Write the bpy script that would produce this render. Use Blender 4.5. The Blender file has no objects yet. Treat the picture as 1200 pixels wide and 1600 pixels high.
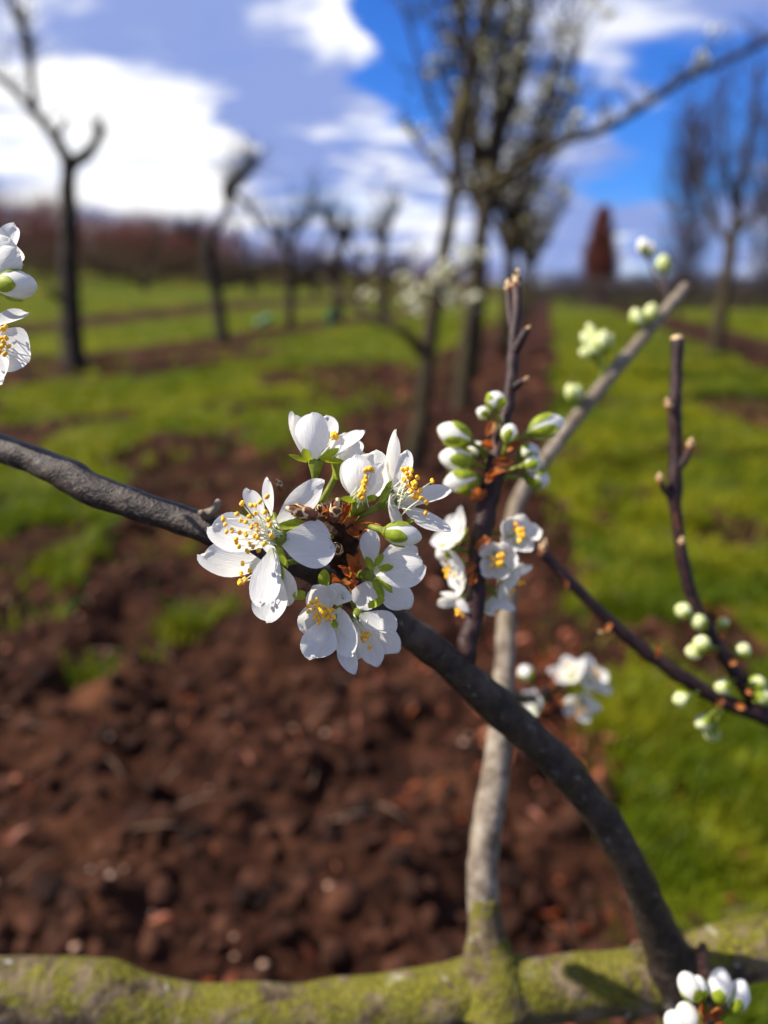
import bpy, math, random
import numpy as np
from mathutils import Vector, Matrix, noise as mnoise

random.seed(7); RNG = np.random.default_rng(11)
scene = bpy.context.scene
COL = scene.collection

# ------------------------------------------------------------------ camera
FPX = 1155.0                        # focal length in photo pixels (26 mm on a 36 mm long side)
CAM = Vector((0, 0, 1.0)); PITCH = math.radians(16.9)
cam_d = bpy.data.cameras.new('camera'); cam = bpy.data.objects.new('camera', cam_d); COL.objects.link(cam)
cam.location = CAM; cam.rotation_euler = (math.pi/2 - PITCH, 0, 0)
cam_d.sensor_fit = 'VERTICAL'; cam_d.sensor_height = 36.0; cam_d.sensor_width = 27.0; cam_d.lens = 26.0
cam_d.clip_start = 0.01; cam_d.clip_end = 3000
cam_d.dof.use_dof = True; cam_d.dof.focus_distance = 0.170; cam_d.dof.aperture_fstop = 6.9
scene.camera = cam
RV = Vector((1, 0, 0)); FV = Vector((0, math.cos(PITCH), -math.sin(PITCH))); UV_ = Vector((0, math.sin(PITCH), math.cos(PITCH)))

# ------------------------------------------------------------------ sky and sun
SUN_AZ = math.radians(-89)          # from +Y, negative = to the left
SUN_EL = math.radians(44)
SDIR = Vector((math.sin(SUN_AZ)*math.cos(SUN_EL), math.cos(SUN_AZ)*math.cos(SUN_EL), math.sin(SUN_EL)))
sun_l = bpy.data.lights.new('sun', 'SUN'); sun_l.energy = 5.0; sun_l.angle = math.radians(0.5); sun_l.color = (1.0, 0.93, 0.81)
sun = bpy.data.objects.new('sun', sun_l); COL.objects.link(sun)
sun.rotation_euler = (-SDIR).to_track_quat('-Z', 'Y').to_euler()

scene.view_settings.view_transform = 'Standard'; scene.view_settings.look = 'None'
scene.view_settings.exposure = 1.15; scene.view_settings.gamma = 1.0

class NT:
    """tiny node helper"""
    def __init__(s, tree): s.t = tree
    def n(s, typ, **kw):
        nd = s.t.nodes.new(typ)
        for k, v in kw.items(): setattr(nd, k, v)
        return nd
    def l(s, a, b): s.t.links.new(a, b)
    def put(s, sock, v):
        if hasattr(v, 'is_output') or hasattr(v, 'links'): s.l(v, sock)
        else: sock.default_value = v
    def math(s, op, a, b=None, c=None, clamp=False):
        nd = s.n('ShaderNodeMath', operation=op); nd.use_clamp = clamp
        s.put(nd.inputs[0], a)
        if b is not None: s.put(nd.inputs[1], b)
        if c is not None: s.put(nd.inputs[2], c)
        return nd.outputs[0]
    def vmath(s, op, a, b=None):
        nd = s.n('ShaderNodeVectorMath', operation=op)
        s.put(nd.inputs[0], a)
        if b is not None: s.put(nd.inputs[1], b)
        return nd.outputs['Value'] if op in ('DOT_PRODUCT', 'LENGTH') else nd.outputs[0]
    def noise(s, vec, scale, detail=4, rough=.55, dist=0):
        nd = s.n('ShaderNodeTexNoise'); s.put(nd.inputs['Vector'], vec)
        nd.inputs['Scale'].default_value = scale; nd.inputs['Detail'].default_value = detail
        nd.inputs['Roughness'].default_value = rough; nd.inputs['Distortion'].default_value = dist
        return nd
    def ramp(s, v, a, b, smooth=True):
        nd = s.n('ShaderNodeMapRange'); nd.interpolation_type = 'SMOOTHSTEP' if smooth else 'LINEAR'
        s.put(nd.inputs['Value'], v); nd.inputs['From Min'].default_value = a; nd.inputs['From Max'].default_value = b
        return nd.outputs[0]
    def mix(s, f, a, b):
        nd = s.n('ShaderNodeMix', data_type='RGBA'); s.put(nd.inputs[0], f)
        s.put(nd.inputs[6], a if not isinstance(a, tuple) else (*a, 1)); s.put(nd.inputs[7], b if not isinstance(b, tuple) else (*b, 1))
        return nd.outputs[2]

def cam_dir(px, py):
    return (FV + RV*((px-600)/FPX) + UV_*((800-py)/FPX)).normalized()

world = bpy.data.worlds.new('World'); scene.world = world; world.use_nodes = True
W = NT(world.node_tree); world.node_tree.nodes.clear()
tc = W.n('ShaderNodeTexCoord'); D = tc.outputs['Generated']
sep = W.n('ShaderNodeSeparateXYZ'); W.l(D, sep.inputs[0])
zz = W.math('ADD', W.math('MAXIMUM', sep.outputs[2], 0.0), 0.16)
cmb = W.n('ShaderNodeCombineXYZ'); W.l(W.math('DIVIDE', sep.outputs[0], zz), cmb.inputs[0]); W.l(W.math('DIVIDE', sep.outputs[1], zz), cmb.inputs[1])
PL = W.vmath('MULTIPLY', cmb.outputs[0], (.75, 1.25, 1.0))                 # the cloud layer seen as a flat deck
big = W.noise(PL, 1.15, 5, .5, .3); fine = W.noise(PL, 2.6, 6, .55, .5)
warp = W.vmath('SUBTRACT', W.noise(PL, 2.0, 4, .55).outputs['Color'], (.5, .5, .5))
DW = W.vmath('NORMALIZE', W.vmath('ADD', D, W.vmath('MULTIPLY', warp, (.22, .22, .13))))
def blob(px, py, r0, r1, amp):
    amp = amp*.68 if amp > 0 else amp
    c = cam_dir(px, py)
    d = W.vmath('DOT_PRODUCT', DW, tuple(c))
    return W.math('MULTIPLY', W.ramp(d, math.cos(math.radians(r1)), math.cos(math.radians(r0))), amp)
def total(base, blobs):
    v = base
    for b in blobs: v = W.math('ADD', v, blob(*b))
    return v
holes = [(660, 60, 1, 6, -.42), (585, 10, 1, 3.5, -.25), (690, 130, 1, 4, -.3), (1080, 205, 1, 6, -.42), (965, 265, 1, 3, -.2), (1170, 170, 1, 5, -.32), (900, 140, 1, 3, -.2)]
cover = W.ramp(total(W.math('ADD', W.math('MULTIPLY', big.outputs[0], .6), .30), holes), .33, .60)
whites = [(210, 200, 1, 8, .30), (60, 230, 1, 7, .30), (300, 130, 1, 5, .2), (230, 270, 1, 6, .25), (470, 10, 1, 6, .3), (330, 215, 1, 5, .2), (525, 120, 1, 5, .28), (450, 130, 1, 3, .2), (580, 270, 1, 6, .26), (470, 255, 1, 4, .2),
          (1000, 40, 1, 7, .16), (960, 190, 1, 6, .14), (360, 80, 2, 9, -.22), (480, 190, 2, 6, -.2), (1010, 330, 2, 9, -.16), (640, 200, 2, 6, -.1), (1000, 400, 1, 4, .16), (960, 425, 1, 3, .16), (780, 330, 1, 4, .14), (660, 340, 1, 4, .16), (380, 330, 1, 3, .12)]
wisp = W.noise(PL, 9.0, 5, .6, .8)
bright = W.ramp(W.math('ADD', total(fine.outputs[0], whites), W.math('MULTIPLY_ADD', wisp.outputs[0], .34, -.17)), .44, .78)
sky = W.n('ShaderNodeTexSky'); sky.sky_type = 'NISHITA'; sky.sun_disc = False
sky.sun_elevation = SUN_EL; sky.sun_rotation = SUN_AZ % (2*math.pi)
sky.air_density = 1.0; sky.dust_density = 0.2; sky.ozone_density = 3.0
bgs = W.n('ShaderNodeBackground'); bgs.inputs['Strength'].default_value = 0.060
W.l(W.vmath('MULTIPLY', sky.outputs[0], (.24, .58, 1.25)), bgs.inputs['Color'])
ccol = W.mix(bright, (.132, .176, .345), (.54, .54, .545))
bgc = W.n('ShaderNodeBackground'); W.l(ccol, bgc.inputs['Color']); bgc.inputs['Strength'].default_value = 1.0
mx = W.n('ShaderNodeMixShader'); W.l(cover, mx.inputs[0]); W.l(bgs.outputs[0], mx.inputs[1]); W.l(bgc.outputs[0], mx.inputs[2])
wo = W.n('ShaderNodeOutputWorld'); W.l(mx.outputs[0], wo.inputs[0])

# ------------------------------------------------------------------ materials
def mat(name):
    m = bpy.data.materials.new(name); m.use_nodes = True; t = m.node_tree; t.nodes.clear()
    h = NT(t); out = h.n('ShaderNodeOutputMaterial'); return m, h, out
def simple(name, c1, c2, scale=30, rough=.7, bump=0.0, trans=0.0, tcol=None, spec=.3, bscale=None, lo=.35, hi=.65):
    m, h, out = mat(name)
    co = h.n('ShaderNodeTexCoord').outputs['Object']
    nz = h.noise(co, scale, 5, .6)
    col = h.mix(h.ramp(nz.outputs[0], lo, hi), c1, c2)
    p = h.n('ShaderNodeBsdfPrincipled'); h.l(col, p.inputs['Base Color'])
    p.inputs['Roughness'].default_value = rough; p.inputs['Specular IOR Level'].default_value = spec
    if bump:
        b = h.n('ShaderNodeBump'); b.inputs['Strength'].default_value = 1.0; b.inputs['Distance'].default_value = bump
        h.l(h.noise(co, bscale or scale*2, 6, .65).outputs[0], b.inputs['Height']); h.l(b.outputs[0], p.inputs['Normal'])
    sh = p.outputs[0]
    if trans:
        tr = h.n('ShaderNodeBsdfTranslucent'); tr.inputs[0].default_value = (*(tcol or c2), 1)
        ms = h.n('ShaderNodeMixShader'); ms.inputs[0].default_value = trans
        h.l(sh, ms.inputs[1]); h.l(tr.outputs[0], ms.inputs[2]); sh = ms.outputs[0]
    h.l(sh, out.inputs[0]); return m

def petal_mat():
    m, h, out = mat('petal_white')
    uv = h.n('ShaderNodeUVMap').outputs[0]
    st = h.vmath('MULTIPLY', uv, (2.2, 26.0, 1.0))
    vein = h.noise(st, 1.0, 4, .55, .25)
    sp = h.n('ShaderNodeSeparateXYZ'); h.l(uv, sp.inputs[0])
    claw = h.ramp(sp.outputs[0], .20, .02)
    c = h.mix(h.ramp(vein.outputs[0], .35, .62), (.74, .735, .72), (.83, .825, .81))
    c = h.mix(h.math('MULTIPLY', claw, .6), c, (.74, .78, .42))
    b = h.n('ShaderNodeBump'); b.inputs['Strength'].default_value = .7; b.inputs['Distance'].default_value = .0004
    h.l(vein.outputs[0], b.inputs['Height'])
    p = h.n('ShaderNodeBsdfPrincipled'); h.l(c, p.inputs['Base Color']); p.inputs['Roughness'].default_value = .5
    p.inputs['Specular IOR Level'].default_value = .25; h.l(b.outputs[0], p.inputs['Normal'])
    tr = h.n('ShaderNodeBsdfTranslucent'); h.l(h.mix(.6, c, (.92, .86, .70)), tr.inputs[0]); h.l(b.outputs[0], tr.inputs['Normal'])
    ms = h.n('ShaderNodeMixShader'); ms.inputs[0].default_value = .48
    h.l(p.outputs[0], ms.inputs[1]); h.l(tr.outputs[0], ms.inputs[2]); h.l(ms.outputs[0], out.inputs[0]); return m

def bark_mat(name, c1, c2, c3, scale, bump, moss=0.0, mosscol=(.22, .24, .03), rough=.7, spec=.12, lichen=0.0):
    m, h, out = mat(name)
    co = h.n('ShaderNodeTexCoord').outputs['Object']; geo = h.n('ShaderNodeNewGeometry')
    n1 = h.noise(co, scale, 6, .65, .4); n2 = h.noise(co, scale*.3, 4, .6); n3 = h.noise(co, scale*4, 4, .6)
    c = h.mix(h.ramp(n1.outputs[0], .35, .65), c1, c2)
    c = h.mix(h.math('MULTIPLY', h.ramp(n2.outputs[0], .52, .68), .8), c, c3)
    if lichen:
        n4 = h.noise(co, scale*1.1, 3, .5, .6)
        c = h.mix(h.math('MULTIPLY', h.ramp(n4.outputs[0], .64, .70), lichen), c, (.40, .38, .34))
    if moss:
        sp = h.n('ShaderNodeSeparateXYZ'); h.l(geo.outputs['Normal'], sp.inputs[0])
        n5 = h.noise(co, scale*.55, 6, .7, .5); n6 = h.noise(co, scale*9, 3, .7)
        v = h.math('ADD', n5.outputs[0], h.math('MULTIPLY', sp.outputs[2], .10)); v = h.math('ADD', v, h.math('MULTIPLY_ADD', n6.outputs[0], .22, -.11))
        mk = h.math('MULTIPLY', h.ramp(v, .66-moss*.22, .78-moss*.22), .85)
        c = h.mix(mk, c, h.mix(h.ramp(n6.outputs[0], .3, .7), tuple(q*.4 for q in mosscol), tuple(q*1.5 for q in mosscol)))
    p = h.n('ShaderNodeBsdfPrincipled'); h.l(c, p.inputs['Base Color']); p.inputs['Roughness'].default_value = rough
    p.inputs['Specular IOR Level'].default_value = spec
    b = h.n('ShaderNodeBump'); b.inputs['Distance'].default_value = bump
    hh = h.math('ADD', n1.outputs[0], h.math('MULTIPLY', n3.outputs[0], .5)); h.l(hh, b.inputs['Height']); h.l(b.outputs[0], p.inputs['Normal'])
    h.l(p.outputs[0], out.inputs[0]); return m

M = {}
M['petal'] = petal_mat()
M['sepal'] = simple('sepal_green', (.17, .23, .012), (.32, .38, .025), 500, .5, .0001, .4, (.38, .44, .02))
M['sepal_dark'] = simple('calyx_green', (.11, .14, .018), (.27, .30, .04), 400, .5, .0001, .35, (.36, .42, .03))
M['budgreen'] = simple('bud_pale_green', (.40, .46, .13), (.72, .74, .44), 300, .45, 0, .3, (.7, .75, .4))
M['filament'] = simple('filament', (.82, .82, .66), (.88, .88, .78), 400, .5, 0, .4, (.85, .85, .6))
M['anther'] = simple('anther_yellow', (.80, .34, .01), (.92, .55, .03), 900, .6, .0001)
M['scale_brown'] = simple('bud_scale_brown', (.05, .016, .008), (.19, .065, .026), 400, .55, .0003)
M['scale_cream'] = simple('bud_scale_rim', (.42, .27, .12), (.66, .50, .28), 500, .6, .0001)
M['scale_orange'] = simple('bract_orange', (.10, .028, .008), (.46, .15, .035), 260, .5, .0004, .4, (.55, .13, .02))
M['spur'] = bark_mat('spur_bark', (.020, .010, .008), (.055, .028, .02), (.10, .05, .03), 420, .0012)
M['branch'] = bark_mat('branch_bark', (.011, .007, .006), (.042, .028, .021), (.065, .048, .036), 260, .0012, rough=.5, spec=.3, lichen=.22)
M['twig'] = bark_mat('twig_bark', (.010, .004, .005), (.034, .013, .012), (.06, .03, .022), 260, .0006, rough=.5, spec=.25)
M['greyshoot'] = bark_mat('grey_shoot_bark', (.10, .075, .055), (.24, .20, .155), (.12, .095, .055), 130, .0012, lichen=.35, rough=.6)
M['limb'] = bark_mat('limb_bark', (.035, .024, .015), (.15, .11, .068), (.06, .05, .02), 90, .0026, moss=.72, mosscol=(.105, .098, .008), rough=.85, lichen=.6)
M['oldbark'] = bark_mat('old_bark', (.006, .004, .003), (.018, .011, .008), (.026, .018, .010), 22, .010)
M['rowbark'] = bark_mat('row_tree_bark', (.012, .008, .005), (.040, .027, .014), (.05, .042, .012), 26, .006, moss=.35, mosscol=(.07, .062, .010))
M['twigbrown'] = simple('distant_twig_bark', (.025, .015, .010), (.06, .036, .025), 6, .8, spec=.05)
M['twigred'] = simple('reddish_twig_bark', (.075, .023, .019), (.17, .058, .044), 2, .8, spec=.05)
M['twigolive'] = simple('olive_twig_bark', (.040, .026, .016), (.11, .078, .046), 1, .8, spec=.05)
M['twiggrey'] = simple('greyish_twig_bark', (.025, .020, .020), (.06, .047, .044), 2, .8, spec=.05)
M['cream'] = simple('cream_blossom', (.60, .58, .40), (.80, .78, .62), 40, .5, 0, .3, (.8, .78, .5))
M['clod'] = simple('soil_clod', (.008, .003, .002), (.062, .024, .013), 7, .9, .006, bscale=60, spec=.12)
M['leaf_dead'] = simple('dead_leaf', (.12, .022, .008), (.32, .10, .04), 9, .5, .002, .3, (.55, .12, .03), bscale=60)
M['straw'] = simple('dry_straw', (.14, .08, .05), (.26, .17, .11), 20, .6)
M['glint_pebble'] = simple('glint_pebble', (.20, .10, .06), (.42, .26, .18), 9, .45, spec=.4)
M['guard'] = simple('tree_guard_plastic', (.02, .16, .09), (.03, .24, .14), 5, .4, 0, .3, (.03, .3, .16))
def grass_mat():
    m, h, out = mat('grass_blade')
    at = h.n('ShaderNodeAttribute'); at.attribute_name = 'tint'
    c = h.mix(at.outputs['Fac'], (.070, .108, .002), (.225, .215, .005))
    p = h.n('ShaderNodeBsdfPrincipled'); h.l(c, p.inputs['Base Color']); p.inputs['Roughness'].default_value = .5; p.inputs['Specular IOR Level'].default_value = .12
    tr = h.n('ShaderNodeBsdfTranslucent'); h.l(h.mix(.5, c, (.20, .23, .003)), tr.inputs[0])
    ms = h.n('ShaderNodeMixShader'); ms.inputs[0].default_value = .45
    h.l(p.outputs[0], ms.inputs[1]); h.l(tr.outputs[0], ms.inputs[2]); h.l(ms.outputs[0], out.inputs[0]); return m
M['grass'] = grass_mat()
def ground_mat():
    m, h, out = mat('ground_soil_and_turf')
    co = h.n('ShaderNodeTexCoord').outputs['Object']
    at = h.n('ShaderNodeAttribute'); at.attribute_name = 'turf'
    n1 = h.noise(co, 2.2, 6, .7); n2 = h.noise(co, 22, 6, .65); n3 = h.noise(co, .5, 4, .6)
    soil = h.mix(h.ramp(n2.outputs[0], .35, .68), (.007, .0027, .0018), (.048, .018, .010))
    soil = h.mix(h.math('MULTIPLY', h.ramp(n1.outputs[0], .5, .7), .55), soil, (.155, .062, .029))
    gr = h.mix(h.ramp(n1.outputs[0], .35, .65), (.026, .042, .002), (.090, .100, .004))
    gr = h.mix(h.math('MULTIPLY', h.ramp(n3.outputs[0], .5, .72), .55), gr, (.15, .10, .014))
    f = h.ramp(h.math('ADD', at.outputs['Fac'], h.math('MULTIPLY_ADD', n2.outputs[0], .5, -.25)), .38, .62)
    c = h.mix(f, soil, gr)
    p = h.n('ShaderNodeBsdfPrincipled'); h.l(c, p.inputs['Base Color']); p.inputs['Roughness'].default_value = .85; p.inputs['Specular IOR Level'].default_value = .05
    b = h.n('ShaderNodeBump'); b.inputs['Distance'].default_value = .03; h.l(n2.outputs[0], b.inputs['Height']); h.l(b.outputs[0], p.inputs['Normal'])
    h.l(p.outputs[0], out.inputs[0]); return m
M['ground'] = ground_mat()

# ------------------------------------------------------------------ helpers
def P(px, py, d):                   # photo pixel + distance along the view axis -> world point
    return CAM + FV*d + RV*((px-600)/FPX*d) + UV_*((800-py)/FPX*d)
def CV(v): return (RV*v[0] + UV_*v[1] - FV*v[2])
class MB:
    def __init__(s): s.v = []; s.f = []; s.mi = []; s.uv = None
    def add(s, vs, fs, mi=0):
        o = len(s.v); s.v.extend([tuple(x) for x in vs]); s.f.extend([tuple(i+o for i in f) for f in fs]); s.mi.extend([mi]*len(fs))
    def tube(s, pts, radii, n=8, mi=0, rough=0.0, rfreq=1.0, caps=True, seed=0):
        pts = [Vector(p) for p in pts]; k = len(pts); vs = []; fs = []
        t0 = (pts[1]-pts[0]).normalized(); a = t0.orthogonal().normalized()
        for i in range(k):
            t = (pts[min(i+1, k-1)] - pts[max(i-1, 0)])
            t = t.normalized() if t.length > 1e-12 else t0
            a = (a - t*a.dot(t)).normalized(); b = t.cross(a)
            for j in range(n):
                th = 2*math.pi*j/n; dirv = a*math.cos(th) + b*math.sin(th); r = radii[i]
                if rough: r *= 1 + rough*mnoise.noise((pts[i]+dirv*radii[i])*rfreq + Vector((seed, 0, 0)))
                vs.append(pts[i] + dirv*r)
        for i in range(k-1):
            for j in range(n):
                fs.append((i*n+j, i*n+(j+1) % n, (i+1)*n+(j+1) % n, (i+1)*n+j))
        if caps:
            fs.append(tuple(reversed(range(n)))); fs.append(tuple(range((k-1)*n, k*n)))
        s.add(vs, fs, mi)
    def lathe(s, base, tip, prof, n=10, mi=None, mod=None):
        """prof: list of (u along base->tip, radius m[, material])"""
        base = Vector(base); ax = Vector(tip)-base; L = ax.length; t = ax/L; a = t.orthogonal().normalized(); b = t.cross(a)
        vs = []; o = len(s.v)
        for i, pr in enumerate(prof):
            for j in range(n):
                th = 2*math.pi*j/n; r = pr[1]*(mod(th, pr[0]) if mod else 1)
                vs.append(base + ax*pr[0] + (a*math.cos(th)+b*math.sin(th))*r)
        s.v.extend([tuple(x) for x in vs])
        for i in range(len(prof)-1):
            for j in range(n):
                s.f.append((o+i*n+j, o+i*n+(j+1) % n, o+(i+1)*n+(j+1) % n, o+(i+1)*n+j)); s.mi.append(prof[i+1][2] if len(prof[i+1]) > 2 else (mi or 0))
    def blob(s, c, r, sub=0, mi=0, squash=(1, 1, 1), jit=0.0):
        vs, fs = ICO[sub]; c = Vector(c)
        out = [c + Vector((v[0]*squash[0], v[1]*squash[1], v[2]*squash[2]))*r*(1+random.uniform(-jit, jit)) for v in vs]
        s.add(out, fs, mi)
    def build(s, name, mats, parent=None, smooth=True, kind=None):
        me = bpy.data.meshes.new(name); me.from_pydata(s.v, [], s.f)
        for m in (mats if isinstance(mats, (list, tuple)) else [mats]): me.materials.append(m)
        if any(s.mi): me.polygons.foreach_set('material_index', s.mi)
        if s.uv is not None:
            u = me.uv_layers.new(name='UVMap'); li = np.empty(len(me.loops), dtype=np.int32); me.loops.foreach_get('vertex_index', li)
            u.data.foreach_set('uv', np.array(s.uv, dtype=np.float32)[li].ravel())
        if smooth: me.polygons.foreach_set('use_smooth', [True]*len(me.polygons))
        me.update()
        return link(name, me, parent, kind)
def link(name, me, parent=None, kind=None):
    o = bpy.data.objects.new(name, me); COL.objects.link(o)
    if parent is not None:
        o.parent = parent
        if parent.type == 'EMPTY': o.matrix_parent_inverse = Matrix.Translation(-Vector(parent.location))
    if kind: o['kind'] = kind
    return o
def root(name, loc, label, cat, group=None):
    o = bpy.data.objects.new(name, None); COL.objects.link(o); o.location = loc; o.empty_display_size = .1
    o['label'] = label; o['category'] = cat
    if group: o['group'] = group
    return o
def ico(sub):
    import bmesh
    bm = bmesh.new(); bmesh.ops.create_icosphere(bm, subdivisions=sub+1, radius=1)
    bm.verts.ensure_lookup_table(); r = ([tuple(v.co) for v in bm.verts], [tuple(v.index for v in f.verts) for f in bm.faces]); bm.free(); return r
ICO = [ico(0), ico(1), ico(2)]
def spline(pts, m):
    """Catmull-Rom through tuples of any length"""
    A = [np.array(p, float) for p in pts]; A = [2*A[0]-A[1]] + A + [2*A[-1]-A[-2]]; out = []
    for i in range(1, len(A)-2):
        for k in range(m):
            t = k/m; p0, p1, p2, p3 = A[i-1:i+3]
            out.append(.5*((2*p1)+(-p0+p2)*t+(2*p0-5*p1+4*p2-p3)*t*t+(-p0+3*p1-3*p2+p3)*t**3))
    out.append(A[-2]); return out
def pixel_tube(mb, pts, m=6, n=14, rough=.12, rfreq=120, mi=0, seed=0):
    """pts: (px, py, depth, half width px)"""
    s = spline(pts, m)
    mb.tube([P(a[0], a[1], a[2]) for a in s], [max(a[3], .5)*a[2]/FPX for a in s], n, mi, rough, rfreq, True, seed)

# ------------------------------------------------------------------ ground
ROW0, ROWK = -.71, .2154            # the tree row: x = ROW0 + ROWK*y
def vnoise(x, y, seed=0):
    xi = np.floor(x).astype(np.int64); yi = np.floor(y).astype(np.int64); xf = x-xi; yf = y-yi
    def hsh(a, b):
        n = (a*374761393 + b*668265263 + seed*1442695) & 0x7fffffff; n = ((n ^ (n >> 13))*1274126177) & 0x7fffffff
        return ((n ^ (n >> 16)) & 0xffff)/65535.0
    u = xf*xf*(3-2*xf); v = yf*yf*(3-2*yf)
    return (hsh(xi, yi)*(1-u)+hsh(xi+1, yi)*u)*(1-v)+(hsh(xi, yi+1)*(1-u)+hsh(xi+1, yi+1)*u)*v
def fbm(x, y, o=4, seed=0):
    a = 0; w = .5; s = 0
    for k in range(o): a = a+w*vnoise(x*2**k, y*2**k, seed+k*17); s += w; w *= .5
    return a/s
def diff(x, y): return x-(ROW0+ROWK*y)
def sstep(a, b, v): t = np.clip((v-a)/(b-a), 0, 1); return t*t*(3-2*t)
def turf(x, y):
    d = diff(x, y)+.5*(fbm(x*1.1, y*1.1, 4, 3)-.5)
    strip0 = sstep(1.0, .75, np.abs(d+.05))
    strip1 = sstep(1.1, .6, np.abs(d+5.6)); strip2 = sstep(1.0, .6, np.abs(d-4.3)); strip3 = sstep(1.1, .6, np.abs(d+11))
    patch = sstep(.46, .54, fbm(x*1.0+7, y*.7, 4, 9))*sstep(-.4, -1.0, d)*sstep(18, 9, y)
    worn = .85*sstep(.53, .66, fbm(x*2.1+3, y*1.5+2, 4, 15))*sstep(12, 3, y)
    return np.clip(1-np.maximum.reduce([worn, strip0, strip1*.95, strip2*.9, strip3*.9, patch*.9]), 0, 1)
def height(x, y):
    d = diff(x, y); g = turf(x, y)
    h = .10*np.maximum(0, -d-7.5)*sstep(10, 30, y)*np.where(np.abs(d) > 60, 60/np.maximum(np.abs(d), 1), 1)
    near = sstep(40, 8, np.hypot(x, y))
    return h + near*((1-g)*(.20*(fbm(x*3.0, y*3.0, 3, 21)-.5)+.13*(fbm(x*9, y*9, 3, 5)-.5)+.03*(fbm(x*33, y*33, 2, 6)-.5)) + g*.03*(fbm(x*3, y*3, 3, 2)-.5))
def ground():
    sx = np.linspace(-1, 1, 560); sy = np.linspace(0, 1, 600)
    gx = np.sinh(sx*8.4)/np.sinh(8.4)*900+.2; gy = -1.5 + np.sinh(sy*8.0)/np.sinh(8.0)*1200
    X, Y = np.meshgrid(gx, gy); Z = height(X, Y); G = turf(X, Y)
    nx, ny = len(gx), len(gy); idx = np.arange(nx*ny).reshape(ny, nx)
    F = np.stack([idx[:-1, :-1], idx[:-1, 1:], idx[1:, 1:], idx[1:, :-1]], -1).reshape(-1, 4)
    big_mesh('ground', np.stack([X, Y, Z], -1).reshape(-1, 3), F, M['ground'], {'turf': G.ravel()}, 'structure')
def big_mesh(name, V, F, material, attrs=None, kind=None, parent=None, smooth=True):
    me = bpy.data.meshes.new(name); k = F.shape[1]
    me.vertices.add(len(V)); me.vertices.foreach_set('co', V.astype(np.float32).ravel())
    me.loops.add(F.size); me.loops.foreach_set('vertex_index', F.astype(np.int32).ravel())
    me.polygons.add(len(F)); me.polygons.foreach_set('loop_start', np.arange(0, F.size, k, dtype=np.int32)); me.polygons.foreach_set('loop_total', np.full(len(F), k, dtype=np.int32))
    me.update(calc_edges=True); me.polygons.foreach_set('use_smooth', np.full(len(F), smooth))
    for a, d in (attrs or {}).items():
        at = me.attributes.new(a, 'FLOAT', 'POINT'); at.data.foreach_set('value', d.astype(np.float32))
    me.materials.append(material)
    return link(name, me, parent, kind)
ground()
def hgt(x, y): return float(height(np.array([x], float), np.array([y], float))[0])

# near and middle distance cover: clods, grass, leaves, straw
def scatter(n, y0, y1, power=1.6):
    y = y0+(y1-y0)*RNG.random(n)**power; half = .62*(y+.35)+.25; x = (RNG.random(n)*2-1)*half; return x, y
def clods():
    x, y = scatter(13000, .25, 11, 1.9); g = turf(x, y); keep = RNG.random(len(x)) > g*1.15; x = x[keep]; y = y[keep]; z = height(x, y)
    V0 = np.array(ICO[1][0]); F0 = np.array(ICO[1][1]); V1 = np.array(ICO[0][0]); F1 = np.array(ICO[0][1])
    Vs = []; Fs = []; o = 0
    for i in range(len(x)):
        v, f = (V0, F0) if y[i] < 3.5 else (V1, F1)
        r = (.004+.026*RNG.random()**3.4)*(1 if y[i] < 3 else 1.4)
        w = v*(1+.7*(RNG.random((len(v), 1))-.5))*np.array([1, RNG.uniform(.6, 1.1), RNG.uniform(.5, .9)])
        a = RNG.random()*6.28; c, s = math.cos(a), math.sin(a); w = np.stack([w[:, 0]*c-w[:, 1]*s, w[:, 0]*s+w[:, 1]*c, w[:, 2]], -1)
        Vs.append(w*r+np.array([x[i], y[i], z[i]+r*.1])); Fs.append(f+o); o += len(v)
    ob = big_mesh('soil_clods', np.concatenate(Vs), np.concatenate(Fs), M['clod'], None, 'stuff')
    ob['label'] = 'loose reddish brown soil clods along the bare orchard strip'; ob['category'] = 'soil'
clods()
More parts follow.
